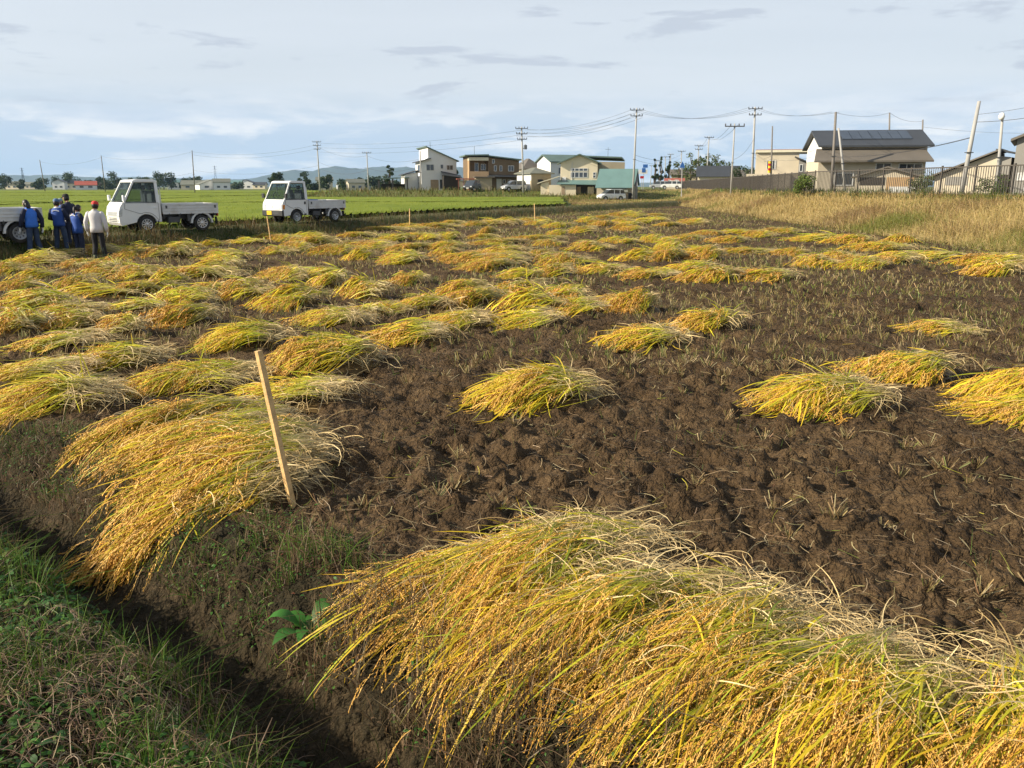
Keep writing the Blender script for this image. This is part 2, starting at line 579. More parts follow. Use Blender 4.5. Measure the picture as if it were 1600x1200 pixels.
M_STEEL = mat('steel_rim', (0.42, 0.43, 0.44), 0.45, 0.1, metal=0.4)
M_DARKST = mat('dark_steel', (0.06, 0.062, 0.065), 0.55, 0.2)
M_GLASS = glass_mat('window_glass', (0.82, 0.88, 0.88), 0.82)
M_LAMP = mat('lamp_lens', (0.55, 0.57, 0.58), 0.12, 0.15, 12, spec=0.8)
M_RED = mat('red_lens', (0.45, 0.02, 0.02), 0.2, 0.1)
M_ORANGE = mat('orange_lens', (0.65, 0.22, 0.02), 0.2, 0.1)
M_YELLOW = mat('yellow_plate', (0.80, 0.55, 0.02), 0.4, 0.04)
M_INK = mat('dark_ink', (0.02, 0.03, 0.03), 0.6, 0.05)
M_SEAT = mat('seat_cloth', (0.12, 0.12, 0.13), 0.85, 0.15)
M_WOOD = mat('fresh_wood', (0.62, 0.40, 0.17), 0.6, 0.25, 14, 0.3, 60, dirt=(0.34, 0.21, 0.10))
M_CONC = mat('pole_concrete', (0.36, 0.355, 0.34), 0.8, 0.12, 1.5, 0.2, 20)
M_POLEDK = mat('pole_weathered', (0.17, 0.155, 0.14), 0.85, 0.15, 1.5)
M_CABLE = mat('cable', (0.035, 0.035, 0.04), 0.6, 0.1)
M_INSUL = mat('insulator', (0.10, 0.11, 0.13), 0.4, 0.2)
M_FENCE = mat('fence_brown', (0.075, 0.065, 0.055), 0.55, 0.15, 2)
M_CONCW = mat('kerb_concrete', (0.30, 0.27, 0.22), 0.9, 0.2, 2, 0.4, 15, dirt=(0.12, 0.10, 0.06))
# ================================================================== the land
rng = np.random.default_rng(7)


def build_land():
    nc, nr = 520, 760
    us = np.linspace(-0.86, 0.86, nc); ys = 1.25 * (135 / 1.25) ** np.linspace(0, 1, nr)
    Y, U = np.meshgrid(ys, us, indexing='ij'); X = U * (Y + 1.1)
    zn = zones(X, Y)
    h = H0(X, Y)
    s = ditch_s(X, Y); dd, side = poly_dist(X, Y, DIKE); xe = np.interp(Y, EDGE_Y, EDGE_X)
    w = sstep(0.35, 0.9, s) * np.where(side > 0, sstep(1.5, 2.3, dd), 0) * (1 - sstep(-0.8, 0.2, X - xe))
    Z = h + clods(X, Y) * w
    small = (fbm(X * 6, Y * 6, 81, 3) - 0.5) * 0.07
    Z = Z + small * (1 - w) + clods(X * 1.3 + 4, Y * 1.3) * .55 * (zn == 1) * (s > -.25) * (1 - w)
    V = np.stack([X, Y, Z], -1).reshape(-1, 3)
    i = np.arange(nr - 1)[:, None] * nc + np.arange(nc - 1)[None]
    F = np.stack([i, i + 1, i + nc + 1, i + nc], -1).reshape(-1, 4)
    zf = zn[:-1, :-1].ravel()
    for z, name, m in ((0, 'field', M_SOIL), (1, 'ditch_bank', M_BANK), (2, 'dike_path', M_DIKE), (3, 'paddy_ground', M_PLAIN), (4, 'embankment', M_DRY), (5, 'yard_ground', M_YARD)):
        f = F[zf == z]
        if z in (3, 4, 5):
            r3, c3 = np.arange(0, nr - 3, 3), np.arange(0, nc - 3, 3); q = r3[:, None] * nc + c3[None]; q = q[zn[r3][:, c3] == z]
            f = np.stack([q, q + 3, q + 3 * nc + 3, q + 3 * nc], -1)
        if not len(f): continue
        used, inv = np.unique(f, return_inverse=True)
        a = Acc(); a.add(V[used], inv.reshape(-1, 4))
        tag(a.build(name, m, smooth=True), kind='structure')
    # the plain out to the horizon
    g = [0, 6, 12, 18, 24, 30, 36, 42, 48, 56, 64, 72, 82, 92, 104, 112, 118, 124, 132, 142, 160, 180, 210, 260, 330, 450, 650, 900, 1000, 1400, 2200, 3600, 6000, 9000, 13000]
    xs = np.array(sorted({-v for v in g} | set(g)), float); ysf = np.array([-400, -200, -100, -50, -20, -8] + g, float)
    Y, X = np.meshgrid(ysf, xs, indexing='ij'); Z = H0(X, Y)
    inside = (np.abs(X) < 0.86 * (Y + 1.1)) & (Y > 0.9) & (Y < 135)
    near = (np.abs(X) < 1.3 * (Y + 9)) & (Y > -9) & (Y < 60)
    Z = np.where(near, -3.0, np.where(inside, Z - 0.75, Z - 0.02))
    nr, nc = X.shape
    i = np.arange(nr - 1)[:, None] * nc + np.arange(nc - 1)[None]
    a = Acc(); a.add(np.stack([X, Y, Z], -1).reshape(-1, 3), np.stack([i, i + 1, i + nc + 1, i + nc], -1).reshape(-1, 4))
    tag(a.build('ground', M_PLAIN, smooth=True), kind='structure')


build_land()


def hills():
    prof = [(-300, 274), (-100, 272), (0, 273), (40, 274), (90, 273), (120, 276), (170, 278), (215, 276), (280, 279), (340, 281), (375, 280), (400, 278), (420, 273), (440, 268), (462, 265), (490, 268), (505, 263), (525, 260), (545, 262), (565, 264), (580, 261), (600, 260), (620, 262), (640, 261), (660, 265), (690, 263), (715, 260), (740, 264), (770, 272), (800, 280), (860, 284), (950, 286), (1100, 284), (1300, 285), (1600, 283), (1900, 282)]
    m, t, p = new_mat('forest_hills')
    g = t.nodes.new('ShaderNodeNewGeometry'); n = t.nodes.new('ShaderNodeTexNoise'); n.inputs['Scale'].default_value = 0.006; n.inputs['Detail'].default_value = 8
    t.links.new(g.outputs['Position'], n.inputs['Vector'])
    t.links.new(ramp_n(t, n.outputs[0], [(0.35, (0.018, 0.032, 0.022)), (0.65, (0.04, 0.058, 0.035))]), p.inputs['Base Color'])
    p.inputs['Roughness'].default_value = 0.95
    pxs = np.linspace(-300, 1900, 420); pys = np.interp(pxs, [q[0] for q in prof], [q[1] for q in prof])
    D = 6500.0
    top = np.array([atY(a, b, D) for a, b in zip(pxs, pys)])
    hh = np.maximum(top[:, 2] * (1 + 0.12 * (fbm(pxs * 0.09, pxs * 0 + 3, 5, 4) - 0.5)), 3)
    x = top[:, 0]
    rows = [(-900, 0.0), (-600, 0.16), (-380, 0.42), (-200, 0.72), (-70, 0.94), (0, 1.0), (150, 0.9), (600, 0.4), (1100, 0.0)]
    V = []
    for dy, k in rows:
        wob = 1 + 0.5 * (fbm(x * 0.004 + dy, x * 0 + dy * 0.01, 8, 4) - 0.5) * (k < 0.99)
        V.append(np.stack([x * (1 + dy / D), np.full_like(x, D + dy), hh * k * wob - (4 if k == 0 else 0)], -1))
    V = np.array(V); nr, nc = V.shape[:2]
    i = np.arange(nr - 1)[:, None] * nc + np.arange(nc - 1)[None]
    a = Acc(); a.add(V.reshape(-1, 3), np.stack([i, i + 1, i + nc + 1, i + nc], -1).reshape(-1, 4))
    tag(a.build('hills', m, smooth=True), kind='structure')


hills()

# ================================================================== plants that nobody could count
def blades(acc, x, y, z, h, w, c0, c1, lean, rng, seg=3, droop=0.3, spread=1.0):
    n = len(x); t = np.linspace(0, 1, seg + 1)
    ang = rng.uniform(0, 2 * np.pi, n); ln = rng.normal(0, 1, n) * lean * spread
    dx = np.cos(ang) * np.abs(ln); dy = np.sin(ang) * np.abs(ln)
    P = np.empty((n, seg + 1, 3))
    P[..., 0] = x[:, None] + (dx * h)[:, None] * t ** 1.7
    P[..., 1] = y[:, None] + (dy * h)[:, None] * t ** 1.7
    P[..., 2] = z[:, None] + h[:, None] * (t - droop * np.minimum(np.abs(ln), 1.2)[:, None] * t ** 2.2)
    W = w[:, None] * (1 - 0.85 * t ** 1.5)[None]
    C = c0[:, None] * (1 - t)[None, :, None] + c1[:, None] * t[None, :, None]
    ref = nrm(np.stack([rng.normal(0, 1, n), rng.normal(-1.2, 1, n), rng.normal(0, .3, n)], -1))
    acc.add(*ribbons(P, W, C, ref))


def colmix(rng, n, pal, jit=0.18):
    pal = np.array(pal); k = rng.integers(0, len(pal), n)
    return pal[k] * np.exp(rng.normal(0, jit, (n, 1))) * np.exp(rng.normal(0, jit * .35, (n, 3)))


def near_grass():
    rng = np.random.default_rng(11)
    # short turf on the near bank
    n = 85000
    u = rng.uniform(-0.82, 0.35, n); y = 1.3 + 5.0 * rng.random(n) ** 1.25; x = u * (y + 0.6)
    s = ditch_s(x, y)
    dens = np.where(s < -0.26, 1.0, 0.0) * (0.35 + 1.0 * (fbm(x * 1.6, y * 1.6, 91, 3) > 0.43)) + np.where((s > 0.12) & (s < 0.78), 1.0 * (x < -1.7) + 0.95 * (fbm(x * 3, y * 3, 92, 2) > .45), 0)
    dens = dens + np.where((s >= -0.33) & (s <= 0.28), 0.06, 0)
    k = rng.random(n) < dens; x, y, s = x[k], y[k], s[k]; n = len(x)
    z = H0(x, y) - 0.02 + np.where(s > .1, .025, 0)
    patch = fbm(x * 1.1 + 9, y * 1.1, 95, 3)
    h = rng.uniform(0.04, 0.13, n) * (0.7 + 1.3 * (patch > 0.52) * rng.random(n))
    h *= np.where(s > .1, 1.3, 1) * np.where((s < -.2) & (s > -.6), 1.25, 1)
    c = colmix(rng, n, [(0.085, 0.17, 0.022), (0.11, 0.20, 0.03), (0.15, 0.21, 0.035), (0.06, 0.13, 0.018)])
    dry = rng.random(n) < np.where(s > .1, .45, 0) + np.where(fbm(x * 1.3 + 3, y * 1.3 + 8, 97, 3) > 0.5, 0.65, 0.15)
    c[dry] = colmix(rng, dry.sum(), [(0.22, 0.16, 0.09), (0.27, 0.19, 0.11), (0.16, 0.11, 0.06)])
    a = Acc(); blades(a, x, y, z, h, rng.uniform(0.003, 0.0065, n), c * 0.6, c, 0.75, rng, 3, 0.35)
    tag(a.build('bank_grass', M_GRASS), 'short green grass and dry stems covering the near ditch bank', 'grass', kind='stuff')
    # matted dry stems
    n = 1900
    u = rng.normal(-0.45, 0.16, n); y = rng.normal(2.6, 0.32, n); x = u * (y + 0.6)
    s = ditch_s(x, y); k = (s < -0.2) & (y > 1.3); x, y = x[k], y[k]; n = len(x)
    K = 6; t = np.linspace(0, 1, K)
    ang = rng.uniform(0, 2 * np.pi, n); L = rng.uniform(0.07, 0.26, n); bend = rng.normal(0, 1.3, n)
    th = ang[:, None] + bend[:, None] * t
    P = np.empty((n, K, 3)); P[..., 0] = x[:, None] + np.cumsum(np.cos(th), 1) * L[:, None] / K; P[..., 1] = y[:, None] + np.cumsum(np.sin(th), 1) * L[:, None] / K
    P[..., 2] = H0(P[..., 0], P[..., 1]) + 0.015 + rng.uniform(0, .05, n)[:, None] + np.sin(t * np.pi) * rng.uniform(0, 0.06, n)[:, None]
    C = np.repeat(colmix(rng, n, [(0.27, 0.19, 0.12), (0.33, 0.25, 0.15), (0.18, 0.11, 0.07)])[:, None], K, 1)
    a = Acc(); a.add(*ribbons(P, np.full((n, K), 0.0024), C, nrm(np.stack([rng.normal(0, .5, n), rng.normal(0, .5, n), np.ones(n)], -1))))
    tag(a.build('dry_stems', M_GRASS), 'matted brown dry stems lying over the near grass', 'dry stems', kind='stuff')
    # broad low weeds
    n = 30000
    u = rng.uniform(-0.8, 0.35, n); y = 1.3 + 4.8 * rng.random(n) ** 1.15; x = u * (y + 0.6); s = ditch_s(x, y)
    clump = fbm(x * 2.4, y * 2.4, 101, 3)
    k = ((s < -0.15) & (clump > 0.5)) | ((s > 0.12) & (s < 0.85) & (clump > 0.40) & (rng.random(n) < np.where(x < -1.2, 1.0, 0.6)))
    x, y, s = x[k], y[k], s[k]; n = len(x)
    K = 4; t = np.linspace(0, 1, K); ang = rng.uniform(0, 2 * np.pi, n); L = rng.uniform(0.014, 0.050, n) * np.where(s > 0, 0.55, 1)
    z0 = H0(x, y) + rng.uniform(0.0, 0.07, n) + np.where(s > .1, .02, 0)
    P = np.empty((n, K, 3)); P[..., 0] = x[:, None] + (np.cos(ang) * L)[:, None] * t; P[..., 1] = y[:, None] + (np.sin(ang) * L)[:, None] * t
    P[..., 2] = z0[:, None] + L[:, None] * (0.5 * t - 0.7 * t * t)
    W = (L * 0.5)[:, None] * np.array([0.25, 0.9, 1.0, 0.1])[None]
    c = colmix(rng, n, [(0.05, 0.14, 0.02), (0.07, 0.16, 0.025), (0.10, 0.16, 0.03), (0.035, 0.10, 0.02)])
    red = (s > 0.2) & (rng.random(n) < 0.10); c[red] = colmix(rng, red.sum(), [(0.13, 0.045, 0.03)])
    a = Acc(); a.add(*ribbons(P, W, np.repeat(c[:, None], K, 1), nrm(np.stack([rng.normal(0, .35, n), rng.normal(0, .35, n), np.ones(n)], -1))))
    tag(a.build('ground_weeds', M_GRASS), 'small leafy green weeds growing on the ditch sides', 'weeds', kind='stuff')


near_grass()


def field_cover():
    rng = np.random.default_rng(13)
    # loose straw on the soil
    n = 19000
    u = rng.uniform(-0.72, 0.72, n); y = 2.2 * (34 / 2.2) ** rng.random(n); x = u * (y + 0.5)
    k = (zones(x, y) == 0) & (rng.random(n) < 0.25 + 0.9 * fbm(x * 0.8, y * 0.8, 111, 3)); x, y = x[k], y[k]; n = len(x)
    K = 4; t = np.linspace(-.5, .5, K); ang = rng.uniform(0, 2 * np.pi, n); L = rng.uniform(0.03, 0.15, n) * (1 + 1.1 * (rng.random(n) < .1)); bend = rng.normal(0, .5, n)
    P = np.empty((n, K, 3)); th = ang[:, None] + bend[:, None] * t
    P[..., 0] = x[:, None] + np.cos(th) * L[:, None] * t; P[..., 1] = y[:, None] + np.sin(th) * L[:, None] * t
    zz = H0(x, y) + clods(x, y)
    P[..., 2] = zz[:, None] + 0.012 + rng.normal(0, 0.22, n)[:, None] * L[:, None] * t + rng.uniform(0, 0.02, n)[:, None]
    c = colmix(rng, n, [(0.36, 0.28, 0.15), (0.28, 0.20, 0.10), (0.42, 0.34, 0.20), (0.20, 0.14, 0.07)]); g = rng.random(n) < 0.07
    c[g] = colmix(rng, g.sum(), [(0.22, 0.28, 0.04), (0.42, 0.36, 0.05)])
    W = (rng.uniform(0.002, 0.0042, n) * np.maximum(1, y / 9))[:, None] * np.ones(K)
    a = Acc(); a.add(*ribbons(P, W, np.repeat(c[:, None], K, 1), nrm(np.stack([rng.normal(0, .6, n), rng.normal(0, .6, n), np.ones(n)], -1))))
    tag(a.build('loose_straw', M_PLANT), 'loose straw bits scattered over the dark soil', 'straw', kind='stuff')
    # rows of stubble
    gx, gy = np.meshgrid(np.arange(-16, 18, 0.28), np.arange(3, 75, 0.17)); gx = gx.ravel(); gy = gy.ravel()
    th = R(12); x = gx * math.cos(th) + gy * math.sin(th) - 5; y = -gx * math.sin(th) + gy * math.cos(th)
    x = x + rng.normal(0, .075, len(x)); y = y + rng.normal(0, .06, len(x))
    k = (zones(x, y) == 0) & (np.abs(x) < 0.70 * (y + 1))
    keep = np.where(y < 8, 0.12, 0.85) * np.where(y > 26, 0.7, 1) * (0.35 + 1.1 * (fbm(x * 0.45, y * 0.45, 121, 3) > 0.44))
    k &= rng.random(len(x)) < keep
    x, y = x[k], y[k]
    order = np.argsort(y); x, y = x[order], y[order]
    ind = np.arange(len(x)) < 260
    # the nearest tufts stand as things of their own
    protos = []
    for v in range(7):
        a = Acc(); m = 16; t = np.linspace(0, 1, 3)
        r = rng.uniform(0, .028, m); an = rng.uniform(0, 6.28, m); bx, by = r * np.cos(an), r * np.sin(an); h = rng.uniform(.03, .09, m)
        lx = rng.normal(0, .7, m) + bx * 8; ly = rng.normal(0, .7, m) + by * 8
        P = np.empty((m, 3, 3)); P[..., 0] = bx[:, None] + (lx * h)[:, None] * t; P[..., 1] = by[:, None] + (ly * h)[:, None] * t; P[..., 2] = -.02 + (h + .02)[:, None] * t
        c = colmix(rng, m, [(0.34, 0.26, 0.12), (0.25, 0.18, 0.08), (0.40, 0.32, 0.17)]); 
        if v % 3 == 0: c[:2] = colmix(rng, 2, [(0.16, 0.20, 0.05)])
        C = c[:, None] * np.array([.7, 1, 1.1])[None, :, None]
        for q in range(2):
            a.add(*ribbons(P, np.full((m, 3), .0052), C, nrm(rng.normal(0, 1, (m, 3)) * np.array([1, 1, .1]))))
        protos.append(a.mesh('stubble_tuft')); protos[-1].materials.append(M_PLANT)
    zz = H0(x, y) + clods(x, y)
    for i in np.nonzero(ind)[0]:
        o = mkobj('stubble_tuft', protos[i % 7]); o.location = (x[i], y[i], zz[i]); o.rotation_euler = (rng.normal(0, .12), rng.normal(0, .12), rng.uniform(0, 6.28)); s = rng.uniform(.75, 1.2); o.scale = (s, s, s)
        tag(o, 'short cut rice stubble tuft standing in the trampled soil', 'stubble', 'rice stubble tufts in the near field')
    x, y, zz = x[~ind], y[~ind], zz[~ind]; n0 = len(x)
    m = np.where(y < 14, 8, np.where(y < 26, 5, 3)); idx = np.repeat(np.arange(n0), m); n = len(idx)
    sc_ = np.where(y < 14, 1, np.where(y < 26, 1.5, 2.3))[idx]
    bx = x[idx] + rng.normal(0, .02, n); by = y[idx] + rng.normal(0, .02, n); h = rng.uniform(.05, .13, n); lx, ly = rng.normal(0, .35, n), rng.normal(0, .35, n); t = np.linspace(0, 1, 2)
    P = np.empty((n, 2, 3)); P[..., 0] = bx[:, None] + (lx * h)[:, None] * t; P[..., 1] = by[:, None] + (ly * h)[:, None] * t; P[..., 2] = zz[idx][:, None] - .015 + h[:, None] * t
    c = colmix(rng, n, [(0.38, 0.29, 0.13), (0.30, 0.22, 0.09), (0.46, 0.36, 0.18), (0.24, 0.22, 0.06)])
    g = rng.random(n) < 0.10 + 0.3 * (fbm(bx * .3, by * .3, 131, 3) > .5); c[g] = colmix(rng, g.sum(), [(0.15, 0.19, 0.035)])
    a = Acc(); a.add(*ribbons(P, (0.0055 * sc_)[:, None] * np.ones(2), c[:, None] * np.array([.75, 1.05])[None, :, None], nrm(np.stack([rng.normal(0, .6, n), -np.ones(n), np.zeros(n)], -1))))
    tag(a.build('stubble_rows', M_PLANT), 'rows of cut rice stubble receding across the field', 'stubble', kind='stuff')
    # a few green sprouts in the soil
    n = 1500
    u = rng.uniform(-0.6, 0.66, n); y = 3.2 * (40 / 3.2) ** rng.random(n); x = u * y
    k = (zones(x, y) == 0) & (fbm(x * .7 + 4, y * .7, 141, 3) > .5); x, y = x[k], y[k]; n = len(x)
    c = colmix(rng, n, [(0.08, 0.16, 0.03), (0.12, 0.2, 0.04), (0.16, 0.2, 0.05)])
    a = Acc(); blades(a, x, y, H0(x, y) + clods(x, y) - .01, rng.uniform(.03, .16, n), rng.uniform(.003, .006, n), c * .7, c, .5, rng)
    tag(a.build('green_sprouts', M_GRASS), 'thin green sprouts among the stubble', 'grass', kind='stuff')


field_cover()


def dike_weeds():
    rng = np.random.default_rng(17)
    seg = DIKE[1:]; a = Acc()
    n = 34000
    i = rng.integers(0, len(seg) - 2, n); t = rng.random(n)
    p = seg[i] * (1 - t)[:, None] + seg[i + 1] * t[:, None]; d = nrm(seg[i + 1] - seg[i]); nr_ = np.stack([d[:, 1], -d[:, 0]], -1)
    off = np.where(rng.random(n) < .62, rng.uniform(0.85, 2.3, n), rng.uniform(-2.4, -1.0, n))
    mid = rng.random(n) < .12; off[mid] = rng.uniform(-1, 1, mid.sum())
    x, y = p[:, 0] + nr_[:, 0] * off, p[:, 1] + nr_[:, 1] * off
    k = rng.random(n) < np.clip((30 / np.maximum(y, 12)) ** 1.3, .2, 1); x, y, off, mid = x[k], y[k], off[k], mid[k]; n = len(x)
    cl = fbm(x * .7, y * .7, 151, 3)
    h = rng.uniform(.10, .28, n) * (0.6 + 1.5 * cl); h[mid] *= .35; h *= np.where(off < -1, 1.25, 1)
    c = colmix(rng, n, [(0.045, 0.085, 0.012), (0.065, 0.10, 0.018), (0.10, 0.11, 0.025)])
    b = cl + rng.normal(0, .12, n) > .56; c[b] = colmix(rng, b.sum(), [(0.17, 0.13, 0.05), (0.14, 0.09, 0.035)])
    blades(a, x, y, H0(x, y) - .03, h, rng.uniform(.012, .026, n), c * .55, c, .45, rng, 2)
    tag(a.build('dike_weeds', M_GRASS), 'dark green and brown weeds along the dike below the trucks', 'weeds', kind='stuff')


dike_weeds()


def paddy():
    rng = np.random.default_rng(19)
    nc, nr = 320, 220
    us = np.linspace(-0.95, 0.2, nc); ys = 18 * (300 / 18) ** np.linspace(0, 1, nr)
    Y, U = np.meshgrid(ys, us, indexing='ij'); X = U * Y
    dd, side = poly_dist(X, Y, DIKE)
    Z = 0.62 + 0.05 * (fbm(X * 1.3, Y * 1.3, 161, 3) - .5) + 0.05 * (fbm(X * 5, Y * 5, 163, 2) - .5)
    ok = (side < 0) & (dd > 2.35) & (X < 1.2 + 0.05 * Y) & (np.abs(Y - 74 - 0.03 * X) > .55) & (np.abs(Y - 128 + .02 * X) > .9) & ((X < -31) | (Y < 111))
    ok &= np.abs(Y - 190) > 1.4
    ok &= np.abs(X + 36 + .05 * Y) > .5
    rim = (dd < 2.8) & ok; Z = np.where(rim, Z - 0.1, Z)
    V = np.stack([X, Y, Z], -1).reshape(-1, 3)
    i = np.arange(nr - 1)[:, None] * nc + np.arange(nc - 1)[None]
    F = np.stack([i, i + 1, i + nc + 1, i + nc], -1).reshape(-1, 4); F = F[ok[:-1, :-1].ravel() & ok[1:, 1:].ravel()]
    m, t, p = new_mat('rice_canopy')
    g = t.nodes.new('ShaderNodeNewGeometry'); mp = t.nodes.new('ShaderNodeMapping'); mp.inputs['Scale'].default_value = (1, .35, 1); t.links.new(g.outputs['Position'], mp.inputs[0])
    n1 = t.nodes.new('ShaderNodeTexNoise'); n1.inputs['Scale'].default_value = .25; n1.inputs['Detail'].default_value = 8; n1.inputs['Roughness'].default_value = .7; t.links.new(mp.outputs[0], n1.inputs['Vector'])
    t.links.new(ramp_n(t, n1.outputs[0], [(0.3, (0.11, 0.155, 0.010)), (0.5, (0.16, 0.205, 0.015)), (0.7, (0.22, 0.25, 0.025))]), p.inputs['Base Color'])
    p.inputs['Roughness'].default_value = .8; p.inputs['Specular IOR Level'].default_value = .15
    b = t.nodes.new('ShaderNodeBump'); b.inputs['Strength'].default_value = .7; b.inputs['Distance'].default_value = .12
    n2 = t.nodes.new('ShaderNodeTexNoise'); n2.inputs['Scale'].default_value = 9; n2.inputs['Detail'].default_value = 5; t.links.new(g.outputs['Position'], n2.inputs['Vector'])
    t.links.new(n2.outputs[0], b.inputs['Height']); t.links.new(b.outputs[0], p.inputs['Normal'])
    a = Acc(); a.add(V, F)
    root = tag(a.build('rice_paddy', m, smooth=True), 'bright green rice growing in the paddies beyond the dike', 'rice', kind='stuff')
    n = 46000
    y = 18 * (150 / 18) ** rng.random(n); x = rng.uniform(-.9, .16, n) * y
    dd, side = poly_dist(x, y, DIKE)
    k = (side < 0) & (dd > 2.1) & (x < 1.3 + .05 * y) & (np.abs(y - 74 - .03 * x) > .5) & (np.abs(y - 128 + .02 * x) > .8) & ((x < -31) | (y < 111)); k &= (rng.random(n) < .75) | (dd < 4)
    x, y = x[k], y[k]; n = len(x); s = np.clip(y / 30, 1, 3.2) * 1.25
    c = colmix(rng, n, [(0.13, 0.18, 0.012), (0.17, 0.215, 0.016), (0.23, 0.26, 0.025)], .12)
    a = Acc(); blades(a, x, y, np.full(n, .30), rng.uniform(.28, .44, n), rng.uniform(.012, .022, n) * s, c * .8, c, .28, rng, 2)
    tag(a.build('rice_blades', M_GRASS, root), kind='stuff')
    # weedy strip between paddies and village
    n = 9000
    x = rng.uniform(-60, 14, n); y = rng.uniform(108, 124, n); k = x > -32; x, y = x[k], y[k]; n = len(x)
    c = colmix(rng, n, [(0.15, 0.15, 0.035), (0.22, 0.17, 0.06), (0.10, 0.13, 0.025)])
    a = Acc(); blades(a, x, y, H0(x, y) - .05, rng.uniform(.3, .8, n), rng.uniform(.05, .11, n), c * .6, c, .35, rng, 2)
    tag(a.build('verge_grass', M_GRASS), 'brownish rough grass on the verge below the houses', 'grass', kind='stuff')


paddy()


def tall_grass():
    rng = np.random.default_rng(23)
    n = 112000
    y = 12 * (128 / 12) ** (rng.random(n)); xe = np.interp(y, EDGE_Y, EDGE_X); xf = fence_x(y)
    lo = np.where(y > 52, np.minimum(xe, 2 + .05 * y), xe - .3)
    x = lo + rng.random(n) * (xf + .3 - lo)
    dd, side = poly_dist(x, y, DIKE)
    wild = (x < xe) & (side < 0) & (dd > 1.6)
    k = (np.abs(x) < .75 * y) & ((x > xe - .2) | wild) & (rng.random(n) < np.clip((x - lo + .5) * 2, .1, 1)); x, y, xe, xf, wild = x[k], y[k], xe[k], xf[k], wild[k]; n = len(x)
    s = np.clip(y / 26, .8, 4) * 1.4
    patch = fbm(x * .35, y * .22, 171, 3)
    h = rng.uniform(.28, .58, n) * (.7 + .7 * patch) * np.where(x - xe < .8, .75, 1)
    h *= np.where(wild, .8, 1)
    t = np.clip((x - xe) / np.maximum(xf - xe, 1), 0, 1); h *= np.where(t > .72, .55, 1)
    c0 = colmix(rng, n, [(0.20, 0.17, 0.05), (0.26, 0.20, 0.07)])
    c1 = colmix(rng, n, [(0.58, 0.44, 0.18), (0.66, 0.51, 0.22), (0.50, 0.37, 0.14), (0.62, 0.46, 0.23)], .12)
    rd = patch + rng.normal(0, .08, n) > .60; c1[rd] = colmix(rng, rd.sum(), [(0.30, 0.19, 0.10), (0.26, 0.17, 0.08)])
    gr = (fbm(x * .25 + 30, y * .2, 173, 3) + rng.normal(0, .06, n)) > .61; c1[gr] = colmix(rng, gr.sum(), [(0.15, 0.19, 0.03), (0.20, 0.22, 0.05)])
    a = Acc(); blades(a, x, y, H0(x, y) - .06, h, rng.uniform(.006, .013, n) * s, c0, c1, .55, rng, 2, .35)
    tag(a.build('tall_dry_grass', M_GRASS), 'tall golden dry grass covering the bank below the railing', 'grass', kind='stuff')
    n = 7000
    y = 20 * (100 / 20) ** rng.random(n); x = fence_x(y) + rng.uniform(-1.3, 1.8, n)
    c = colmix(rng, n, [(0.07, 0.12, 0.02), (0.11, 0.15, 0.03), (0.16, 0.14, 0.05)]); s = np.clip(y / 26, 1, 4)
    a = Acc(); blades(a, x, y, H0(x, y) - .05, rng.uniform(.15, .5, n) * (.4 + 1.2 * fbm(x * .5, y * .5, 177, 2)), rng.uniform(.012, .03, n) * s, c * .6, c, .4, rng, 2)
    tag(a.build('fence_weeds', M_GRASS), 'green weeds growing along the foot of the railing', 'weeds', kind='stuff')


tall_grass()
# ================================================================== heaps of cut rice
STRAW = np.array([(0.46, 0.37, 0.19), (0.40, 0.31, 0.15), (0.52, 0.43, 0.25)])
GREEN = np.array([(0.33, 0.36, 0.022), (0.42, 0.40, 0.025), (0.25, 0.31, 0.02), (0.52, 0.45, 0.03)])
GOLD = np.array([(0.70, 0.45, 0.02), (0.76, 0.53, 0.03), (0.64, 0.42, 0.022)])
EAR = np.array([(0.69, 0.385, 0.075), (0.75, 0.445, 0.10), (0.61, 0.32, 0.055), (0.80, 0.51, 0.15)])
DRY = np.array([(0.66, 0.50, 0.24), (0.56, 0.41, 0.19), (0.72, 0.57, 0.30), (0.44, 0.31, 0.13)])


